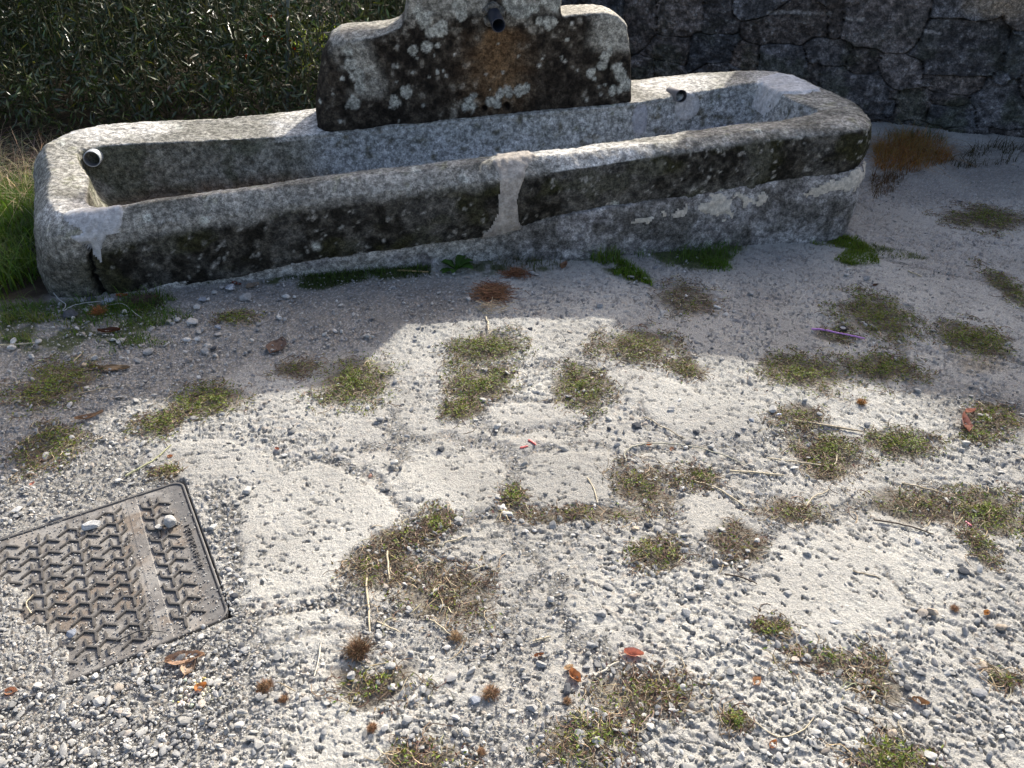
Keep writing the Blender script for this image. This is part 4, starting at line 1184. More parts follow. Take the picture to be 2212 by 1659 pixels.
grass_field('grass_tuft', 'low sunless grass tuft left of the broad weed plant on the right', 'grass tuft', [
    (pxpoly([(1480, 560), (1570, 568), (1585, 588), (1500, 592)]), 12000, (.012, .04), (.10, .18, .02), .6, .003)], 208, 'thing')
lawn = pxpoly([(560, 150), (740, 165), (760, 60), (540, 50)])
grass_field('grass', 'sunlit patch of lawn seen through the gap in the willow curtain', 'grass', [(lawn, 900, (.04, .12), (.22, .30, .05), .5, .008)], 209)
grass_field('dead_grass_clump', 'orange brown heap of dead grass between trough end and wall', 'dead grass', [
    (pxpoly([(1885, 320), (1930, 295), (2040, 310), (2060, 345), (1980, 372), (1890, 375)]), 4200, (.05, .16), (.30, .17, .06), 1.3, .004),
    (pxpoly([(1885, 320), (1960, 300), (2060, 320), (1980, 360)]), 1200, (.08, .2), (.33, .24, .10), 1.5, .0035),
    (pxpoly([(1880, 290), (2000, 285), (2060, 310), (1900, 310)]), 1500, (.05, .12), (.07, .09, .025), .9, .004)], 210, 'thing')
grass_field('dead_grass_clump', 'dark brown withered weeds beside the right lower corner of the trough', 'dead grass', [
    (pxpoly([(1878, 380), (1960, 375), (1930, 420), (1885, 440)]), 3500, (.03, .10), (.11, .07, .035), 1.2, .0035)], 211, 'thing')
grass_field('dead_grass_clump', 'dark withered weed row along the foot of the rubble wall', 'dead grass', [
    (pxpoly([(2050, 345), (2120, 318), (2240, 315), (2260, 345), (2150, 358), (2060, 365)]), 2600, (.04, .13), (.055, .05, .022), 1.1, .004)], 212, 'thing')
grass_field('dry_straw', 'pale dry straw lying behind the left end of the trough', 'straw', [
    ([(-3.6, 4.0), (-2.55, 3.95), (-2.5, 4.35), (-2.7, 4.9), (-3.9, 4.9)], 900, (.15, .40), (.42, .35, .24), 1.7, .004)], 213, 'stuff')

# slim rod behind the trough
rp0 = at(621, 246, .36); rp0 = at(621, 190, .30); rp1 = at_plane(622, -40, (rp0[0] - 1, rp0[1]), (rp0[0] + 1, rp0[1]))
b = Bag()
d = (rp1 - rp0); 
tube(b, np.array([rp0 - d * .45, rp0, rp0 + d * .5, rp1, rp0 + d * 1.12]), .0105, (.13, .16, .15), 10)
tag(obj('metal_rod', b.mesh('metal_rod'), plain('dull_green_metal', (.13, .16, .15), .6, 0, .4, .2)), 'slim grey green metal rod standing behind the trough', 'rod')

# ------------------------------------------------------------------ the iron cover
def build_cover():
    root = empty('manhole_cover', (MC_O[0], MC_O[1], 0))
    tag(root, 'square cast iron access cover with a raised honeycomb tread and lettering along its edge', 'manhole cover')
    ang = math.atan2(MC_E1[1], MC_E1[0])
    # local frame: u up the right edge, v to the left
    root.rotation_euler = (0, 0, ang)
    zc = gz(*(MC_O + .3 * MC_E1 + .3 * MC_E2)) + .004
    root.location = (MC_O[0], MC_O[1], zc)
    S, R = MC_S, .035
    def rounded(inset, rad, k=8):
        P = []
        for cx, cy, a0 in ((S - inset - rad, S - inset - rad, 0), (inset + rad, S - inset - rad, 90), (inset + rad, inset + rad, 180), (S - inset - rad, inset + rad, 270)):
            for i in range(k + 1):
                a = math.radians(a0 + 90 * i / k)
                P.append((cx + rad * math.cos(a), cy + rad * math.sin(a)))
        return np.array(P)
    def loop(prof):
        V = np.concatenate([np.c_[rounded(i, max(R - i, .004)), np.full(36, z)] for i, z in prof])
        return V, grid_faces(len(prof), 36, True)
    b = Bag()
    V, F = loop([(0, -.06), (0, .001), (.001, .0025), (.006, .0025), (.007, .001), (.007, -.012)])
    b.add(V, F, (.11, .105, .10))
    obj('frame', b.mesh('frame'), M_IRON, root)
    # lid: a fine sheet so that dirt can be painted into it
    n = 200
    g = np.linspace(.0085, S - .0085, n)
    U, Vv = np.meshgrid(g, g, indexing='ij')
    u, v = U.ravel(), Vv.ravel()
    wx = MC_O[0] + u * MC_E1[0] + v * MC_E2[0]; wy = MC_O[1] + u * MC_E1[1] + v * MC_E2[1]
    n1 = fbm(u * 14, v * 14, seed=301, octaves=4); n2 = fbm(u * 70, v * 70, seed=302, octaves=3)
    c = mixc((.12, .112, .105), (.20, .19, .175), n2)
    c = mixc(c, (.19, .145, .105), .6 * sstep(.5, .66, n1))
    c = mixc(c, (.30, .29, .27), .6 * sstep(.44, .62, fbm(u * 22, v * 22, seed=303, octaves=4)) * sstep(.03, .09, v))
    c = mixc(c, (.10, .10, .10), .6 * sstep(.06, .03, v))
    z = -.0015 + .0012 * (n2 - .5)
    strip = sstep(.135, .138, v) * sstep(.169, .166, v)
    z += .0012 * strip
    lidV = np.stack([u, v, z], -1)
    lb = Bag(); lb.add(lidV, grid_faces(n, n), c)
    # raised tread: broken honeycomb
    tb = lb
    def bar(p, q, w=.0066, h=.0046):
        p, q = np.array(p), np.array(q)
        L = np.linalg.norm(q - p)
        if L < .004: return
        d = (q - p) / L; s = np.array([-d[1], d[0]])
        ends = [p - d * w * .3, p + d * w * .25, q - d * w * .25, q + d * w * .3]
        sh = [.45, 1, 1, .45]
        rows = []
        for e, k in zip(ends, sh):
            rows += [[*(e + s * w * .62 * k), -.002], [*(e + s * w * .36 * k), h * (k ** .5)], [*(e - s * w * .36 * k), h * (k ** .5)], [*(e - s * w * .62 * k), -.002]]
        F = []
        for i in range(3):
            for k in range(3):
                F.append([i * 4 + k, i * 4 + k + 1, (i + 1) * 4 + k + 1, (i + 1) * 4 + k])
        F += [[0, 1, 2, 3], [15, 14, 13, 12]]
        cc = np.array([(.085, .079, .072) if r[2] > 0 else (.06, .056, .052) for r in rows])
        tb.add(np.array(rows), np.array(F)[:, ::-1], cc)
    A0 = np.array([.4465, .3262]); t1 = np.array([.0515, 0]); t2 = np.array([-.0340, -.0998])
    segs = [((0, 0), (.0245, .0010)), ((0, 0), (-.0172, .0257)), ((0, 0), (-.0168, -.0243)), ((-.0168, -.0243), (-.0465, -.0228)), ((-.0168, -.0243), (0, -.0446)), ((0, -.0446), (.0240, -.0450)), ((0, -.0446), (-.0209, -.0735))]
    for i in range(-16, 17):
        for j in range(-8, 9):
            o_ = A0 + i * t1 + j * t2
            if not (-.1 < o_[0] < .7 and -.1 < o_[1] < .75): continue
            for a, bb in segs:
                p, q = o_ + a, o_ + bb
                m = (p + q) / 2
                if not all(.022 < e[0] < S - .022 and .029 < e[1] < S - .022 for e in (p, q)): continue
                if any(.132 < e[1] < .171 for e in (p, q)): continue
                if .19 < m[0] < .405 and min(p[1], q[1]) < .034: continue
                bar(p, q)
    obj('lid', lb.mesh('lid', False), M_IRON, root)
    # lettering along the right edge
    cu = bpy.data.curves.new('lettering', 'FONT')
    cu.body = 'UNE-EN 124-B 125-1'
    cu.size = .0205; cu.extrude = .0022; cu.space_character = 1.06
    to = bpy.data.objects.new('t', cu); COL.objects.link(to)
    dg = bpy.context.evaluated_depsgraph_get()
    me = bpy.data.meshes.new_from_object(to.evaluated_get(dg))
    bpy.data.objects.remove(to)
    w = max(v.co.x for v in me.vertices)
    sc = .190 / w
    # text runs up the edge: its x along u, its y towards the left
    me.transform(Matrix(((sc, 0, 0, .203), (0, 1.0, 0, .0225), (0, 0, 1, .0012), (0, 0, 0, 1))))
    ca = me.color_attributes.new('Col', 'FLOAT_COLOR', 'POINT')
    ca.data.foreach_set('color', np.tile((.10, .095, .09, 1), len(me.vertices)).astype(np.float32))
    obj('lettering', me, M_IRON, root)
    return root
COVER = build_cover()

# ------------------------------------------------------------------ loose gravel: too many to count
PAL = np.array([(.46, .455, .43), (.36, .36, .355), (.28, .29, .30), (.56, .55, .52), (.42, .36, .30), (.20, .21, .23), (.62, .61, .59), (.13, .135, .145)])
SHAPES = {k: [stone_shape(k, np.random.default_rng(600 + i), 8, .05) for i in range(10)] for k in (1, 2)}
def scatter(bag, P, size, r, flat=(.45, .85), sink=.25, level=1, dark=0.0):
    """angular pebbles at P (n,3) of radius size (n,)"""
    f = ICO[level][1]; nv = len(ICO[level][0])
    pick = r.integers(0, 10, len(P))
    pw = np.array([.26, .20, .14, .15, .08, .07, .06, .04])
    for k in range(10):
        i = np.where(pick == k)[0]
        if not len(i): continue
        n = len(i)
        a = r.uniform(0, 2 * np.pi, n); ca, sa = np.cos(a), np.sin(a)
        sx = size[i] * r.uniform(.85, 1.5, n); sy = size[i] * r.uniform(.6, 1.0, n); sz = size[i] * r.uniform(flat[0], flat[1], n)
        B = SHAPES[level][k]
        t = r.normal(0, .3, (n, 2))
        X = B[None, :, 0] * sx[:, None]; Y = B[None, :, 1] * sy[:, None]; Z = B[None, :, 2] * sz[:, None]
        Z = Z + t[:, :1] * X + t[:, 1:] * Y * .7
        V = np.stack([X * ca[:, None] - Y * sa[:, None], X * sa[:, None] + Y * ca[:, None], Z], -1) + P[i][:, None]
        V[..., 2] += (sz * (1 - 2 * sink))[:, None]
        F = (np.arange(n)[:, None, None] * nv + f[None]).reshape(-1, 3)
        c = PAL[r.choice(8, n, p=pw)] * .7 + np.array((.42, .41, .38)) * .3; c = c * r.uniform(.6, 1.08, (n, 1))
        bag.add(V.reshape(-1, 3), F, np.repeat(c, nv, 0))

def build_gravel():
    r = np.random.default_rng(71)
    b = Bag()
    Y = np.exp(r.uniform(math.log(.8), math.log(5.2), 230000))
    X = r.uniform(-1, 1, len(Y)) * (.45 + .78 * Y)
    dirt, weed, slab, grav, soil, bury = masks(X, Y)
    front_ = 3.37 + .1755 * X
    under = (Y > front_ - .01) & (X > -2.1) & (X < 1.85)
    u, v = cover_uv(X, Y)
    on = (u > 0) & (u < MC_S) & (v > 0) & (v < MC_S) & (bury < .5)
    dens = (.025 + .75 * np.maximum(dirt * .8, grav * .8)) * (1 - .7 * slab) * (1 - .9 * soil) * (1 - .75 * weed)
    dens = np.where(on, .42, dens) * np.where(under, 0, 1)
    keep = r.uniform(0, 1, len(Y)) < dens * .62
    X, Y, on, grav = X[keep], Y[keep], on[keep], grav[keep]
    n = len(X)
    size = np.exp(r.normal(math.log(.0026), .48, n))
    size = np.where(on, np.minimum(size, .004) * .75, size).clip(.0013, .011)
    Z = ground_macro(X, Y) + np.where(on, .0, .008)
    zc = COVER.location.z
    Z = np.where(on, zc - .0005, Z)
    scatter(b, np.stack([X, Y, Z], -1), size, r, sink=.22, level=1)
    # long pebbles held in the cement, half sunk
    Y = np.exp(r.uniform(math.log(.8), math.log(4.6), 40000)); X = r.uniform(-1, 1, len(Y)) * (.45 + .78 * Y)
    dirt, weed, slab, grav, soil, bury = masks(X, Y)
    u, v = cover_uv(X, Y); on = (u > -.01) & (u < MC_S + .01) & (v > -.01) & (v < MC_S + .01)
    rough = sstep(.35, .62, fbm(X * 2.6, Y * 2.6, seed=12, octaves=3))
    keep = (r.uniform(0, 1, len(Y)) < (.03 + .16 * rough) * (1 - .75 * slab) * (1 - soil)) & ~on & ~((Y > 3.36 + .1755 * X) & (X > -2.1) & (X < 1.85))
    X, Y = X[keep], Y[keep]
    scatter(b, np.stack([X, Y, ground_macro(X, Y) + .009], -1), np.exp(r.normal(math.log(.0062), .36, len(X))).clip(.003, .016), r, (.30, .5), .46, 1)
    o = obj('gravel', b.mesh('gravel', False), M_PEBBLE)
    tag(o, 'loose grey gravel and pebbles strewn over the broken concrete', 'gravel', None, 'stuff')
build_gravel()

# ------------------------------------------------------------------ weed mats, each a thing
def weed_mat(cx, cy, rx, ry, green, label, seed):
    rx, ry = rx * 1.12, ry * 1.15
    r = np.random.default_rng(seed)
    c = gat(cx, cy)
    wx = at(cx + rx, cy)[0] - at(cx, cy)[0]; wy = (at(cx, cy - ry)[1] - at(cx, cy + ry)[1]) / 2
    root = empty('weed_mat', tuple(c)); tag(root, label, 'weed', 'weed mats in the cracks of the concrete')
    inv = Matrix.Translation(tuple(-c))
    area = math.pi * wx * wy
    n = int(area * (25000 if green > .5 else 15000)) + 90
    a = r.uniform(0, 2 * np.pi, n * 2); q = r.uniform(0, 1, n * 2) ** .62 * 1.35
    ex = np.cos(a) * q; ey = np.sin(a) * q
    px, py = c[0] + ex * wx, c[1] + ey * wy
    edge = .6 * fbm(px * 9, py * 9, seed=seed, octaves=3) + .4 * fbm(px * 22, py * 22, seed=seed + 7, octaves=3)
    keep = (q + 2.6 * (edge - .5) + r.normal(0, .26, n * 2)) < .86
    clump = fbm(px * 40, py * 40, seed=seed + 3, octaves=2)
    keep &= clump + r.normal(0, .1, n * 2) > .33
    px, py, clump, q = px[keep][:n], py[keep][:n], clump[keep][:n], q[keep][:n]
    n = len(px)
    base = ground_macro(px, py) + .006
    hgt = (.004 + .019 * clump * (1.1 - q).clip(0, 1)) * (.6 + .6 * green)
    P = np.stack([px, py, base + hgt * r.uniform(.1, 1, n)], -1)
    az = r.uniform(0, 2 * np.pi, n)
    D = np.stack([np.cos(az), np.sin(az), r.uniform(-.1, .9, n)], -1)
    U = np.stack([r.normal(0, .4, n), r.normal(0, .4, n), np.ones(n)], -1)
    isg = r.uniform(0, 1, n) < (green * .85 - .45 * (q - .5) + 1.2 * (clump - .5)).clip(.03, .95)
    col = np.where(isg[:, None], jitter_col((.165, .20, .038), n, r, .33, .12), jitter_col((.17, .125, .08), n, r, .4, .12))
    lf = Bag()
    kite_leaves(lf, P, D, U, r.uniform(.008, .0155, n) * (.9 + .2 * green), r.uniform(.0030, .0055, n), col, .2)
    o = obj('leaves', lf.mesh('leaves', False), M_LEAF, root); o.matrix_parent_inverse = inv
    sb = Bag()
    m = int(40 + area * 2600)
    for _ in range(min(m, 420)):
        t = np.linspace(0, 1, 5)
        i = r.integers(n)
        a0 = r.uniform(0, 2 * np.pi); ln = r.uniform(.02, .06)
        k = r.normal(0, 1.4)
        x = px[i] + ln * t * np.cos(a0 + k * t); y = py[i] + ln * t * np.sin(a0 + k * t)
        z = base[i] + .002 + .009 * np.sin(t * math.pi) * r.uniform(.2, 1)
        tube(sb, np.stack([x, y, z], -1), r.uniform(.0006, .0013), jitter_col((.15, .105, .07) if r.uniform() < .6 else (.40, .33, .22), 1, r)[0], 3, False)
    o = obj('stems', sb.mesh('stems', False), M_STRAW, root); o.matrix_parent_inverse = inv
for i, w in enumerate(WEEDS):
    weed_mat(*w, 900 + i)

# ------------------------------------------------------------------ single stones
STONES = """501 629 14 speckled;533 648 13 grey;481 626 7 pale;465 636 7 pale;618 645 8 white;439 652 10 bluegrey;637 645 5 white;428 670 9 pale;417 702 13 pale;384 696 8 pale;473 712 8 bluegrey;604 691 7 white;616 694 7 grey;
445 763 11 grey;451 752 10 pale;464 757 8 dark;467 772 6 pale;429 737 8 white;406 740 8 white;237 659 13 bluegrey;255 656 7 pale;180 654 7 grey;198 652 9 dark;155 686 15 dark;188 674 6 pale;272 678 8 white;208 778 10 pale;
322 765 11 grey;182 792 7 tan;246 738 6 white;262 743 10 pale;27 757 9 white;33 743 9 white;70 774 8 pale;85 743 8 pale;38 1108 10 white;25 1133 8 pale;259 1043 9 pale;534 1066 12 pale;463 1144 11 pale;88 1510 9 white;116 1510 8 white;
214 1522 13 pale;208 1465 8 white;324 1470 8 dark;507 1293 9 dark;500 1285 6 white;578 1585 10 grey;761 1466 13 grey;843 1445 12 pale;1078 1390 10 pale;1095 1369 9 grey;1169 1440 11 grey;1026 1518 12 bluegrey;1007 1588 11 pale;982 1590 9 dark;
879 1560 12 grey;832 1579 10 pale;912 1495 10 pale;1005 1627 9 white;1150 1535 13 grey;1224 1495 13 dark;1371 1148 9 tan;1400 1140 9 dark;889 1417 8 grey;1743 1203 11 grey;2079 1240 12 dark;2010 1327 12 tan;1959 1489 10 dark;
1513 1266 9 pale;1557 1260 9 pale;1497 1371 7 dark;1579 1457 11 grey;2007 1640 15 pale;1923 1588 12 tan;1633 1173 8 pale;2045 1247 6 white;1011 650 8 pale;793 731 8 pale;794 887 7 white;820 911 9 grey;837 907 6 grey;854 1006 11 pale;
953 976 9 dark;1375 924 10 dark;1315 930 6 dark;1333 967 8 grey;801 1032 6 reddish;1146 714 6 dark;1295 665 9 grey;1148 595 8 grey;1315 909 7 pale;1450 889 9 grey;1075 926 10 pale;1669 892 11 pale;1503 938 9 dark;1623 914 7 bluegrey;
1981 850 9 grey;1535 971 10 grey;1873 921 9 grey;2085 963 10 pale;1448 892 9 pale;1826 598 7 pale;1871 607 8 grey;1621 639 9 grey;1642 521 7 white;1660 520 6 white;1480 535 6 white;1400 555 6 pale;2160 1360 10 tan;560 1440 11 grey;700 1590 10 grey;
650 1540 8 pale;1300 1330 11 grey;1190 1300 10 pale;1480 1330 12 pale;1700 1290 11 grey;2120 1440 11 tan;1780 1570 12 pale;1450 1600 12 grey;1600 1640 12 pale;320 1610 10 dark;90 1600 9 grey"""
SCOL = {'white': (.60, .60, .575), 'pale': (.46, .455, .43), 'grey': (.33, .33, .32), 'bluegrey': (.27, .30, .35), 'dark': (.085, .09, .10), 'tan': (.46, .37, .27), 'reddish': (.36, .19, .13), 'speckled': (.42, .43, .46)}
SWORD = {'bluegrey': 'blue-grey', 'reddish': 'brick red', 'pale': 'pale grey', 'grey': 'mid grey', 'dark': 'blackish'}
MARKS = [(500, 629, 'speckled granite stone at the trough foot'), (237, 659, 'blue-grey stone by the trough crack'), (600, 752, 'brown veined leaf'), (235, 800, 'long brown leaf'), (215, 680, 'orange burr in the grass'), (395, 1045, 'top corner of the iron cover'),
         (500, 1335, 'lower right corner of the iron cover'), (0, 1180, 'left photo edge above the iron cover'), (405, 1430, 'crumpled brown leaf by the iron cover'), (430, 1495, 'white crumb pile'), (575, 1490, 'brown burr beside the crumbs'), (795, 1310, 'upright pale straw'),
         (820, 1482, 'flat olive weed mat low down'), (775, 1415, 'brown moss ball'), (1060, 1505, 'big spiky burr'), (1240, 1462, 'torn brown leaf scrap'), (1368, 1418, 'pink leaf scrap'), (1140, 965, 'pair of red plastic bits'), (1225, 1045, 'large round slab'), (980, 1060, 'left round slab'),
         (1150, 900, 'small pale slab'), (1065, 640, 'brown needle clump'), (985, 575, 'toothed leaf plant at the trough'), (1555, 520, 'broad weed plant on the right'), (1819, 715, 'black toy wheel'), (2088, 915, 'crumpled pink strip'), (1632, 1027, 'pale straw on the concrete'),
         (1804, 1346, 'white chip'), (1790, 1428, 'creeping brown weed mat'), (1930, 1640, 'green weed mat at the bottom edge'), (1252, 1590, 'olive weed mat at the bottom middle'), (765, 825, 'bright green mat'), (1740, 812, 'long green mat'), (2150, 1110, 'green mat at the right edge'),
         (1420, 1200, 'olive mat amid rough concrete'), (965, 1290, 'dead brown mat'), (300, 1600, 'bottom left gravel'), (1588, 1562, 'tiny green weed at the bottom right')]
def place_word(px, py, used, head):
    order = sorted(MARKS, key=lambda m: math.hypot(m[0] - px, (m[1] - py) * 1.3))
    for m in order[:6]:
        dx, dy = px - m[0], (py - m[1]) * 1.3
        if math.hypot(dx, dy) < 6 and abs(dx) < 6: continue
        a = math.degrees(math.atan2(-dy, dx)) % 360
        w = ['right of', 'above and right of', 'above', 'above and left of', 'left of', 'below and left of', 'below', 'below and right of'][int((a + 22.5) // 45) % 8]
        s = f'{head} {w} the {m[2]}'
        if s not in used and len(s.split()) <= 16:
            used.add(s); return s
    return None

STONE_MESH = {}
def stone(px, py, rad, kind, label, dz=0.0, flat=.62, seed=0, stretch=1.25, level=3, group='single stones lying on the ground'):
    r = np.random.default_rng(3000 + seed)
    p = gat(px, py)
    R = at(px + rad, py)[0] - at(px, py)[0]
    V = stone_shape(level, r, 11, .06)
    V = V * np.array([R * stretch ** .5, R / stretch ** .5, R * flat])
    V = V @ euler_mat(r, .12).T
    V[:, 2] += -V[:, 2].min() * .82
    n = fbm(V[:, 0] / R * 4, V[:, 1] / R * 4, V[:, 2] / R * 4, seed, 3)
    c = (np.array(SCOL[kind])[None] * .85 + .06) * (.75 + .5 * n)[:, None] if kind != 'dark' else np.array(SCOL[kind])[None] * (.75 + .5 * n)[:, None]
    if kind == 'speckled':
        q = vnoise(V[:, 0] / R * 9, V[:, 1] / R * 9, V[:, 2] / R * 9, seed)
        c = mixc((.58, .585, .59), (.16, .18, .24), sstep(.45, .6, q))
    o = obj('loose_stone', mesh_np('loose_stone', V, ICO[level][1], c, False), M_PEBBLE)
    o.location = (p[0], p[1], p[2] + .005 + dz)
    tag(o, label, 'stone', group)
    return o
used = set()
for i, l in enumerate(STONES.replace('\n', '').split(';')):
    a = l.split(); px, py, rad = map(float, a[:3]); kind = a[3]
    sz = 'small' if rad < 8 else 'rounded' if i % 3 == 0 else 'angular' if i % 3 == 1 else 'chunky'
    if kind == 'speckled': lab = 'large speckled blue and white granite stone at the foot of the trough'
    else: lab = place_word(px, py, used, f'{sz} {SWORD.get(kind, kind)} stone') or place_word(px, py, used, f'lone {SWORD.get(kind, kind)} pebble') or f'{kind} stone'
    stone(px, py, rad, kind, lab, seed=i)
stone(202, 1143, 17, 'white', 'long white stone lying on the iron cover', .004, .45, 501, 2.4)
stone(370, 1138, 15, 'pale', 'chunky grey lump on the iron cover near its lettering', .004, .85, 502, 1.1)
stone(345, 1146, 8, 'pale', 'small grey lump touching the chunky one on the iron cover', .004, .7, 503)
stone(158, 1376, 11, 'bluegrey', 'dark blue stone on the buried corner of the iron cover', .004, .7, 504, 1.1)
stone(521, 1403, 11, 'dark', 'flat dark stone chip right of the crumpled brown leaf', .0, .35, 505, 1.6)
stone(1804, 1350, 11, 'white', 'white oblong chip standing out on the rough concrete at the lower right', .0, .5, 506, .42)

# ------------------------------------------------------------------ dry leaves
def dry_leaf(px, py, L, W, rot, col, label, seed, curl=.35, lobes=0, dz=.008, cat='leaf', name='dry_leaf', crumple=.3):
    r = np.random.default_rng(4000 + seed)
    p = gat(px, py)
    k = at(px + 1, py)[0] - at(px, py)[0]
    L, W = L * k, W * k
    nu, nv = 26, 13
    u, v = np.meshgrid(np.linspace(0, 1, nu), np.linspace(-1, 1, nv), indexing='ij')
    u, v = u.ravel(), v.ravel()
    half = np.sin(np.pi * np.clip(u, .02, .985) ** .8) ** .75
    if lobes: half = half * (1 + .28 * np.cos(u * lobes * 2 * np.pi))
    half = half * (1 + .22 * (vnoise2(u * 9 + seed, np.sign(v) * 3 + seed, 5) - .5))
    x = (u - .5) * L; y = v * half * W / 2
    n = fbm(u * 4 + seed, v * 2.5, seed=seed, octaves=3) - .5
    z = curl * W * (v ** 2) * .5 + crumple * W * n + .12 * W * np.abs(v) - .02 * W + .15 * L * curl * (u - .5) ** 2 * 3
    tw = r.normal(0, .35) * (u - .5)
    y, z = y * np.cos(tw) - z * np.sin(tw), y * np.sin(tw) + z * np.cos(tw)
    a = math.radians(rot)
    X = x * math.cos(a) - y * math.sin(a); Y = x * math.sin(a) + y * math.cos(a)
    z = z - np.percentile(z, 12)
    c = np.array(col)[None] * (.7 + .9 * (n + .35).clip(0, 1))[:, None]
    vein = np.exp(-(v / .06) ** 2) + .5 * np.exp(-(((u * 9 - np.abs(v) * 2) % 1 - .5) / .09) ** 2)
    c = mixc(c, np.array(col) * .55, .5 * vein.clip(0, 1))
    b = Bag(); b.add(np.stack([X, Y, z], -1), grid_faces(nu, nv), c)
    st = np.stack([-.5 * L - .22 * L * np.linspace(0, 1, 5), .02 * W * np.sin(np.linspace(0, 3, 5)), .06 * W + 0 * np.linspace(0, 1, 5)], -1)
    st = np.stack([st[:, 0] * math.cos(a) - st[:, 1] * math.sin(a), st[:, 0] * math.sin(a) + st[:, 1] * math.cos(a), st[:, 2]], -1)
    o = obj(name, b.mesh(name), M_DRY)
    o.location = (p[0], p[1], p[2] + dz)
    tag(o, label, cat, 'dry leaves and scraps on the ground' if cat == 'leaf' else None)
    if name == 'dry_leaf' and L > .03:
        s = Bag(); tube(s, st, .0011, np.array(col) * .6, 4)
        obj('stalk', s.mesh('stalk'), M_STRAW, o)
    return o
BR = (.20, .115, .06)
for i, a in enumerate([
    (250, 800, 62, 22, 5, (.23, .165, .10), 'long flat brown leaf on the gravel at the left', .15), (210, 798, 34, 12, -12, (.20, .14, .085), 'narrow curled leaf piece touching the long flat brown leaf', .5),
    (600, 752, 62, 40, 75, (.15, .105, .085), 'faded brown veined leaf pressed flat on the shaded gravel', .1), (238, 720, 48, 16, 8, (.085, .04, .025), 'dark red-brown curled leaf in the sparse grass', .7), (265, 643, 24, 10, 5, (.42, .10, .035), 'orange red leaf at the foot of the trough', .6),
    (338, 646, 13, 9, 20, (.24, .05, .03), 'tiny dark red leaf right of the orange red leaf', .5), (300, 674, 20, 9, -5, (.40, .28, .14), 'tan leaf chip on pebbles below the orange red leaf', .4), (547, 622, 28, 20, 30, (.27, .22, .17), 'pale grey-brown leaf leaning at the trough beside the granite stone', .4),
    (512, 617, 24, 9, -20, (.17, .06, .04), 'narrow red-brown leaf behind the speckled granite stone', .5), (1218, 580, 26, 14, 60, (.24, .14, .09), 'curled brown leaf standing on end near the tall grass tuft', .9), (402, 1428, 82, 34, 12, (.36, .235, .16), 'large crumpled brown leaf below the iron cover', .3),
    (412, 1446, 40, 30, 80, (.42, .31, .22), 'broken curled leaf piece under the large crumpled one', .4), (1368, 1418, 42, 22, -5, (.50, .22, .16), 'pink leaf scrap on the brown weed mat', .6), (1242, 1468, 36, 22, -50, (.42, .21, .11), 'torn brown leaf scrap with pale rim among pebbles', .9),
    (1228, 1448, 22, 12, 20, (.55, .42, .28), 'pale papery scrap above the torn brown leaf', .8), (1164, 1420, 22, 9, 15, (.28, .13, .07), 'little red-brown leaf on the sunlit gravel', .5), (1633, 1478, 24, 18, 30, (.52, .30, .17), 'orange tan leaf bit on the rough concrete', .7),
    (1985, 1522, 34, 18, -25, (.27, .16, .09), 'brown leaf with ragged edges at the lower right', .7), (1668, 1614, 24, 15, 40, (.46, .21, .10), 'orange-brown scrap near the bottom edge', .8), (72, 1050, 11, 8, 60, (.52, .24, .18), 'small pink leaf bit at the left above the iron cover', .5),
    (369, 991, 11, 9, 20, (.45, .21, .11), 'tiny orange chip between pale stalk and crack', .6), (600, 974, 12, 7, -30, (.36, .12, .07), 'tiny red-brown chip on the smooth slab', .6), (1890, 620, 15, 8, 20, (.10, .06, .04), 'small dark leaf in shade right of the long crack', .5),
    (1402, 965, 14, 9, 10, (.42, .16, .08), 'rust red leaf chip inside the wiry stem loop', .6), (1450, 975, 12, 8, 60, (.40, .20, .12), 'brown leaf chip right of the wiry stem loop', .6), (2128, 1330, 16, 12, 30, (.42, .22, .10), 'curled orange bit at the right edge', .9), (196, 905, 56, 12, 28, (.30, .20, .13), 'thin curled leaf on the shadow edge at the left', .8),
    (28, 1500, 24, 18, 10, (.50, .27, .17), 'orange brown crumb by the left bottom edge', .8), (560, 1500, 10, 8, 0, (.34, .18, .10), 'small brown bit left of the brown burr', .8)]):
    dry_leaf(*a[:7], i, a[7])

# crumpled pink strip, in two folds
o = dry_leaf(2083, 922, 56, 16, 78, (.44, .24, .19), 'crumpled pinkish brown strip on the shadow edge at the right', 60, 1.2, 0, .01, 'scrap', 'crumpled_strip', .6)
o = dry_leaf(2092, 897, 24, 11, 10, (.42, .22, .17), 'small crumpled pink piece on top of the pink strip', 61, 1.0, 0, .014, 'scrap', 'crumpled_scrap', .6)

# ------------------------------------------------------------------ burrs and clumps of needles
def burr(px, py, rad, col, label, seed, n=260, squash=.7, name='burr', cat='burr', spike=.55, curl=.0, group='brown burrs and moss balls'):
    r = np.random.default_rng(5000 + seed)
    p = gat(px, py); R = at(px + rad, py)[0] - at(px, py)[0]
    b = Bag()
    V, F = ICO[2]
    b.add(V * np.array([R * .5, R * .5, R * .5 * squash]) + [0, 0, R * .35 * squash], F, np.array(col) * .45)
    for _ in range(n):
        d = r.normal(0, 1, 3); d[2] = abs(d[2]) * .9 - .1; d /= np.linalg.norm(d)
        s = np.array([d[0], d[1], d[2] * squash]) * R * .45 + [0, 0, R * .3 * squash]
        e = s + d * R * spike * r.uniform(.6, 1.2) + r.normal(0, .12 + curl, 3) * R
        e[2] = max(e[2], .001)
        m = (s + e) / 2 + r.normal(0, .10, 3) * R
        tube(b, np.array([s, m, e]), [R * .022, R * .016, R * .006], jitter_col(col, 1, r, .3)[0], 3, False)
    o = obj(name, b.mesh(name, False), M_STRAW)
    o.location = (p[0], p[1], p[2] + .006)
    tag(o, label, cat, group)
burr(215, 680, 17, (.38, .15, .05), 'orange brown fuzzy burr in the grass at the left', 1, curl=.15)
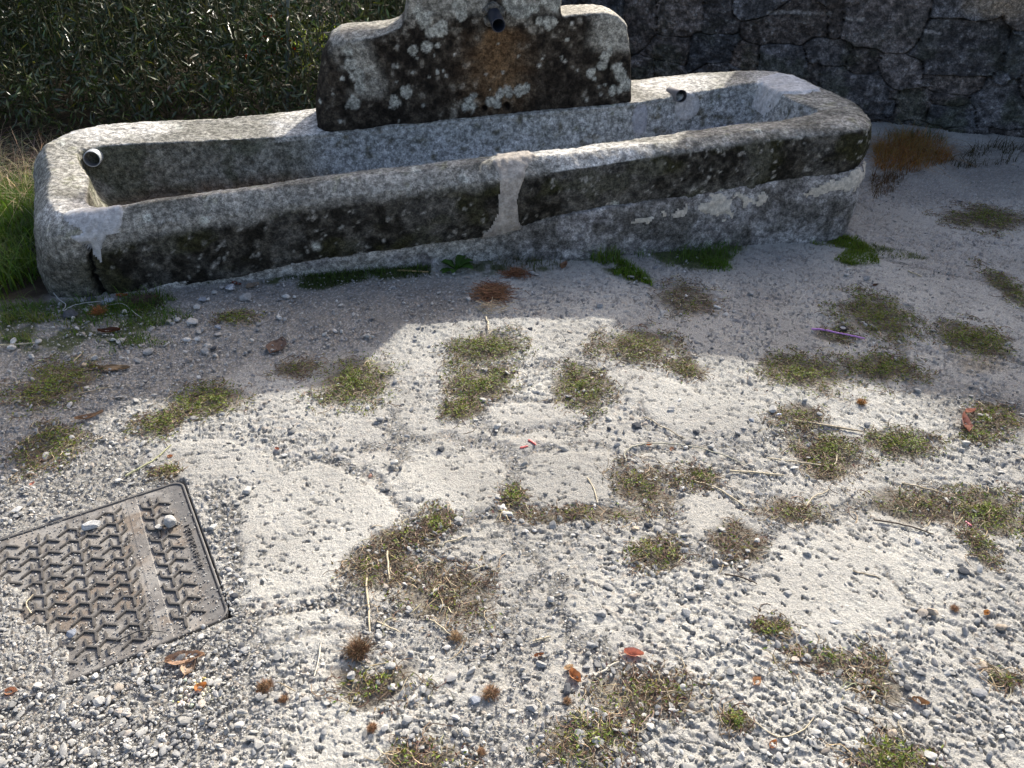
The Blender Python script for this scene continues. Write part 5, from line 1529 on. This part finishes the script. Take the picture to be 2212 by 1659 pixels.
burr(575, 1490, 20, (.27, .16, .085), 'brown burr right of the white crumbs', 2)
burr(614, 1516, 12, (.30, .17, .09), 'smaller brown burr just below the one by the crumbs', 3)
burr(1060, 1505, 22, (.34, .21, .12), 'spiky tan burr in the lower middle', 4)
burr(1226, 1520, 11, (.33, .20, .11), 'tiny tan burr right of the spiky one', 5)
burr(1860, 875, 12, (.42, .21, .06), 'orange burr on the shadow edge below the dark green mats', 6)
burr(985, 1382, 16, (.34, .23, .13), 'brown burr among stones below the dead brown mat', 7)
burr(776, 1412, 28, (.20, .125, .07), 'round brown moss ball below the dead brown mat', 8, 700, .5, 'moss_ball', 'moss', .35, .3)
burr(805, 1578, 14, (.30, .17, .09), 'orange brown burr near the bottom left of the olive mats', 9)
burr(2060, 1320, 11, (.34, .20, .11), 'small tan burr on the rough concrete at the right', 10)
burr(1040, 1630, 12, (.33, .20, .11), 'small burr at the bottom edge', 11)

def needle_clump(px, py, rx, ry, n, col, label, seed, ln=.06, name='needle_clump'):
    r = np.random.default_rng(5500 + seed)
    p = gat(px, py); k = at(px + 1, py)[0] - at(px, py)[0]
    wx = rx * k; wy = (at(px, py - ry)[1] - at(px, py + ry)[1]) / 2
    b = Bag()
    for _ in range(n):
        x, y = r.normal(0, .42, 2) * [wx, wy]
        a = r.normal(-.3, .75); l = ln * r.uniform(.4, 1.3)
        t = np.linspace(-.5, .5, 4)
        z0 = .004 + .03 * math.exp(-((x / wx) ** 2 + (y / wy) ** 2) * 2) * r.uniform(0, 1)
        P = np.stack([x + l * t * math.cos(a), y + l * t * math.sin(a) + .1 * l * (t ** 2) * r.normal(), z0 + l * t * r.normal(0, .22) + .002], -1)
        P[:, 2] = np.maximum(P[:, 2], .001)
        tube(b, P, [.0011, .0012, .001, .0006], jitter_col(col, 1, r, .35)[0], 3, False)
    o = obj(name, b.mesh(name, False), M_STRAW)
    o.location = (p[0], p[1], p[2] + .005)
    tag(o, label, 'needles', 'clumps of dead needles')
needle_clump(1065, 640, 46, 26, 420, (.20, .095, .045), 'rusty brown clump of dead needles in the shade above the sunlit tip', 1, .075)
needle_clump(1065, 672, 45, 16, 30, (.42, .33, .20), 'few pale straws fanned out below the rusty needle clump', 2, .09)
needle_clump(1115, 597, 32, 10, 160, (.19, .085, .04), 'small rusty needle clump at the trough left of the curled leaf', 3, .06)
needle_clump(310, 657, 38, 13, 260, (.075, .05, .04), 'dark clump of fine dead rootlets at the trough below the orange red leaf', 4, .07)

# ------------------------------------------------------------------ straws, twigs, wire
def stick(pts, rpx, col, label, name='straw', cat='straw', dz=.008, mat=None, k=6, group='straws and twigs on the ground', wob=.0):
    P = np.array([gat(x, y) for x, y in pts])
    r = np.random.default_rng(int(pts[0][0] * 7 + pts[0][1]))
    if len(P) == 2:
        P = np.array([P[0] + (P[1] - P[0]) * t for t in np.linspace(0, 1, 6)]); P[1:-1, :2] += r.normal(0, .0015 + wob, (4, 2))
    else:
        P = catmull(P, 6, False)
    rad = (at(pts[0][0] + rpx, pts[0][1])[0] - at(*pts[0])[0])
    P[:, 2] += dz + rad * .7 + r.uniform(0, .004, len(P)) * (1 if rpx < 2.5 else .3)
    c0 = P.mean(0).copy()
    b = Bag()
    rr = rad * np.interp(np.linspace(0, 1, len(P)), [0, .1, .8, 1], [.9, 1, .85, .55])
    tube(b, P - c0, rr, col, k)
    # a node or two
    for t in (.3, .68):
        i = int(t * (len(P) - 1))
        if rpx >= 2 and name == 'straw':
            V, F = ICO[1]; b.add(V * rad * 1.25 + P[i] - c0, F, np.array(col) * .8)
    o = obj(name, b.mesh(name), mat or M_STRAW); o.location = c0
    tag(o, label, cat, group)
    return o
STRAW, TW, WOOD = (.52, .45, .32), (.40, .33, .23), (.085, .065, .05)
for a in [
    ([(793, 1252), (800, 1372)], 2.6, STRAW, 'tall pale straw lying upright in the photo below the brown-green mat'), ([(838, 1198), (843, 1258)], 2.4, STRAW, 'short pale straw on the brown-green mat above the tall one'),
    ([(1352, 1002), (1350, 982), (1375, 968), (1430, 964), (1500, 972), (1570, 992), (1612, 1012)], 1.6, (.42, .40, .31), 'long wiry pale stem curving in a hook right of the large round slab'), ([(1575, 1023), (1692, 1032)], 2.6, STRAW, 'thick pale straw in the sun right of the wiry stem'),
    ([(1714, 914), (1780, 924), (1862, 938)], 2.6, TW, 'long dry stalk on the shadow edge'), ([(1655, 995), (1720, 1004), (1795, 1012), (1806, 988)], 1.7, STRAW, 'bent pale stem with an upturned end'), ([(1268, 1038), (1282, 1062), (1290, 1092)], 1.8, STRAW, 'short forked pale twig on the large round slab'),
    ([(694, 1395), (690, 1430), (680, 1468)], 1.9, (.58, .54, .45), 'thin white straw left of the brown moss ball'), ([(157, 862), (200, 850), (236, 842)], 1.5, TW, 'thin twig beside the dark mat at the left'), ([(273, 1034), (330, 1002), (372, 967)], 2.2, (.42, .42, .25), 'greenish dry stalk above the iron cover'),
    ([(1284, 1466), (1336, 1436)], 3.0, (.60, .55, .45), 'flat white straw below the pink leaf scrap'), ([(1152, 1391), (1190, 1381)], 2.6, STRAW, 'short thick straw left of the pink leaf scrap'), ([(1499, 1045), (1550, 1062), (1610, 1103)], 2.0, STRAW, 'long pale stem slanting down to the right of the middle'),
    ([(1946, 1049), (2020, 1068), (2092, 1096)], 1.8, TW, 'thin fallen stem on the long mat at the right'), ([(1885, 1129), (1950, 1140), (2014, 1160)], 2.0, WOOD, 'dark twig below the long mat at the right'), ([(1820, 1533), (1880, 1562), (1938, 1600)], 2.6, WOOD, 'dark twig running to the bottom mat at the right'),
    ([(1620, 1560), (1680, 1598), (1730, 1585), (1756, 1556)], 1.8, STRAW, 'curved pale stem near the bottom right'), ([(1564, 1247), (1600, 1253), (1634, 1268)], 2.0, WOOD, 'short dark twig by two pale stones'), ([(860, 590), (926, 593)], 2.2, (.40, .29, .14), 'golden straw lying in the low grass at the trough'),
    ([(161, 788), (182, 764)], 1.8, TW, 'tiny straw on the shaded gravel at the left'), ([(0, 752), (40, 750), (84, 746)], 2.0, STRAW, 'pale stem at the left edge in the sun patch'), ([(1840, 1240), (1900, 1255)], 1.4, TW, 'thin straw on the rough concrete at the right'),
    ([(1430, 1480), (1450, 1520)], 1.6, STRAW, 'thin straw on the brown mat right of the flat white one'), ([(930, 1345), (975, 1378)], 2.4, STRAW, 'short straw at the foot of the dead brown mat'), ([(815, 1350), (865, 1372)], 2.2, STRAW, 'slanting straw left of the foot of the dead brown mat'), ([(640, 1500), (600, 1480)], 1.4, TW, 'tiny twig by the brown burr'),
    ([(1010, 1240), (1060, 1225)], 1.8, STRAW, 'thin straw at the upper right of the dead brown mat'), ([(960, 1180), (1010, 1165)], 2.0, STRAW, 'thin straw between the left round slab and the dead mat'), ([(240, 1400), (300, 1370), (360, 1372)], 1.5, (.05, .05, .05), 'thin dark stem across the iron cover near its buried side'),
    ([(70, 1330), (60, 1310), (75, 1290)], 1.6, STRAW, 'curved pale stem on the buried side of the iron cover'), ([(1860, 1490), (1920, 1482)], 2.6, (.55, .50, .40), 'thick pale straw below the creeping weed mat'), ([(1880, 1520), (1890, 1500)], 2.2, (.55, .50, .40), 'stubby pale straw below the thick one'),
    ([(1936, 1566), (1950, 1600)], 2.2, STRAW, 'pale straw at the end of the dark twig'), ([(1740, 1100), (1755, 1080), (1780, 1070), (1790, 1062)], 1.8, STRAW, 'forked pale twig in the sparse strip right of the middle'), ([(1390, 905), (1480, 955)], 1.2, TW, 'thin wiry twig on the concrete above the wiry stem'),
    ([(1050, 690), (1055, 720)], 2.0, STRAW, 'short straw in the sunlit tip'), ([(1960, 590), (1990, 602)], 1.6, STRAW, 'pale twig on the shaded concrete near the turf')]:
    n = 'twig' if a[2] == WOOD else 'straw'
    stick(a[0], a[1], a[2], a[3], n, n)
q = [(395, 245), (440, 300), (490, 340), (470, 385), (560, 340), (740, 315), (790, 285), (785, 340), (900, 335), (990, 400), (1040, 440)]
stick([(x * .2977, 567 + y * .2977) for x, y in q], .8, (.55, .56, .55), 'thin pale string looping through the pebbles at the trough crack', 'string', 'string', .02)
M_PINK = plain('lilac_plastic', (.55, .25, .62), .35, 0, .5, .1)
stick([(1751, 718), (1780, 721), (1820, 729), (1866, 739)], 2.3, (.55, .25, .62), 'lilac plastic drinking straw lying in the shade', 'drinking_straw', 'drinking straw', .012, M_PINK, 10, None)
M_RED = plain('faded_red_plastic', (.62, .12, .11), .4, 0, .5, .15)
stick([(1142, 957), (1156, 967)], 3.0, (.6, .1, .1), 'longer faded red plastic bit, upper of the pair', 'plastic_bit', 'plastic bit', .008, M_RED, 6, 'faded red plastic bits')
stick([(1124, 974), (1141, 970)], 2.6, (.6, .1, .1), 'shorter faded red plastic bit, lower of the pair', 'plastic_bit', 'plastic bit', .008, M_RED, 6, 'faded red plastic bits')
stick([(2082, 1133), (2096, 1142)], 2.6, (.6, .1, .1), 'pinkish red plastic bit by the green mat at the right edge', 'plastic_bit', 'plastic bit', .008, plain('pink_plastic', (.75, .22, .28), .4), 6, 'faded red plastic bits')
stick([(1543, 666), (1556, 671)], 3.2, (.75, .75, .72), 'white cigarette end on the shaded concrete', 'cigarette_end', 'cigarette end', .006, plain('white_paper', (.72, .71, .68), .8, 0, .3, .1), 10, None)
stick([(1676, 901), (1688, 900)], 3.0, (.55, .6, .75), 'small pale blue scrap on the shadow edge', 'blue_scrap', 'scrap', .006, plain('pale_blue_plastic', (.50, .58, .78), .5), 6, None)

# toy wheel: tyre, rim, hub
def toy_wheel():
    p = gat(1819, 716)
    root = empty('toy_wheel', (p[0], p[1], p[2] + .006)); tag(root, 'small black rubber toy wheel with grey hub lying flat', 'toy wheel')
    R = at(1828.5, 716)[0] - at(1819, 716)[0]
    def lathe(name, prof, mat):
        k = 36; t = np.linspace(0, 2 * np.pi, k, endpoint=False)
        V = np.concatenate([np.c_[r_ * np.cos(t), r_ * np.sin(t), np.full(k, z)] for r_, z in prof])
        b = Bag(); b.add(V, grid_faces(len(prof), k, True), (.02, .02, .02))
        return obj(name, b.mesh(name), mat, root)
    h = R * .85
    lathe('tyre', [(R * .55, .0), (R * .9, .0), (R, h * .2), (R, h * .8), (R * .88, h), (R * .62, h), (R * .55, h * .85)], plain('black_rubber', (.018, .018, .022), .7, 0, .4, .2, 200, .3))
    lathe('rim', [(R * .56, h * .84), (R * .44, h * .90), (R * .40, h * .72), (R * .28, h * .72), (R * .25, h * .88), (R * .12, h * .88), (R * .10, h * .6), (.0003, h * .6)], plain('grey_plastic', (.42, .43, .45), .4, 0, .5, .1))
    root.rotation_euler = (.10, -.08, 0)
toy_wheel()

# crumbs
def crumbs():
    r = np.random.default_rng(77)
    p = gat(430, 1494)
    root = empty('crumb_pile', tuple(p)); tag(root, 'scattered white crumbs with an orange crust piece below the crumpled leaf', 'crumbs')
    b = Bag(); n = 85
    P = np.stack([r.normal(0, .022, n), r.normal(0, .020, n), np.full(n, .007)], -1)
    f = ICO[1][1]; B = SHAPES[1]
    for i in range(n):
        s = r.uniform(.0025, .006)
        b.add(B[r.integers(10)] * s * [1, .9, .8] + P[i], f, jitter_col((.66, .62, .50) if r.uniform() < .85 else (.55, .42, .15), 1, r, .1)[0])
    o = obj('crumbs', b.mesh('crumbs', True), M_PEBBLE, root)
    o['kind'] = 'stuff'
    c = dry_leaf(437, 1492, 26, 20, 40, (.52, .25, .11), 'x', 90, .6)
    for ch in list(c.children): bpy.data.objects.remove(ch)
    for k_ in ('label', 'category', 'group'): del c[k_]
    c.name = 'crust'; c.parent = root; c.location = c.location - Vector(tuple(p)) + Vector((0, 0, .004))
crumbs()

# ------------------------------------------------------------------ broad leaved plants at the trough
def rosette(px, py, size, n, col, label, seed, tooth=.25, up=.5, group='broad leaved weeds at the trough foot'):
    r = np.random.default_rng(7000 + seed)
    p = gat(px, py); k = at(px + 1, py)[0] - at(px, py)[0]
    L0 = size * k
    root = empty('leafy_weed', tuple(p)); tag(root, label, 'weed', group)
    for i in range(n):
        L = L0 * r.uniform(.7, 1.1); W = L * r.uniform(.28, .38)
        nu, nv = 18, 7
        u, v = np.meshgrid(np.linspace(0, 1, nu), np.linspace(-1, 1, nv), indexing='ij')
        u, v = u.ravel(), v.ravel()
        half = (np.sin(np.pi * u ** 1.35) ** .8 + .06) * (1 + tooth * (np.abs((u * 7) % 1 - .5) - .25))
        half[u > .98] = .03
        el = r.uniform(.15, .95) * up * 1.4
        x = u * L * math.cos(el) ; z = L * (math.sin(el) * u - .55 * u ** 2.2 * math.sin(el)) + .18 * W * np.abs(v) * half + .03 * W * np.sin(u * 18) * np.abs(v)
        y = v * half * W / 2
        a = 2 * np.pi * (i / n) + r.normal(0, .25)
        V = np.stack([x * math.cos(a) - y * math.sin(a), x * math.sin(a) + y * math.cos(a), z + .006], -1)
        c = np.array(col)[None] * (.8 + .4 * r.uniform()) * (.85 + .3 * vnoise2(u * 12, v * 4, seed + i))[:, None]
        c = mixc(c, np.array(col) * 1.9, .6 * np.exp(-(v / .12) ** 2))
        b = Bag(); b.add(V, grid_faces(nu, nv), c.clip(0, .8))
        obj('leaf', b.mesh('leaf'), M_GRASS, root)
rosette(985, 585, 52, 13, (.055, .12, .022), 'toothed bright green leafy weed at the foot of the trough left of the mortar joint', 1, .5, .8)
rosette(1556, 530, 40, 10, (.05, .13, .03), 'broad leaved green weed at the plinth right of the middle', 2, .15, 1.0)
rosette(1378, 540, 34, 7, (.028, .06, .016), 'dark broad leaved weed in the shade between grass and broad weed', 3, .2, .9)
rosette(456, 612, 18, 4, (.03, .07, .02), 'tiny dark green leaf plant in the gap under the trough', 4, .3, 1.2)
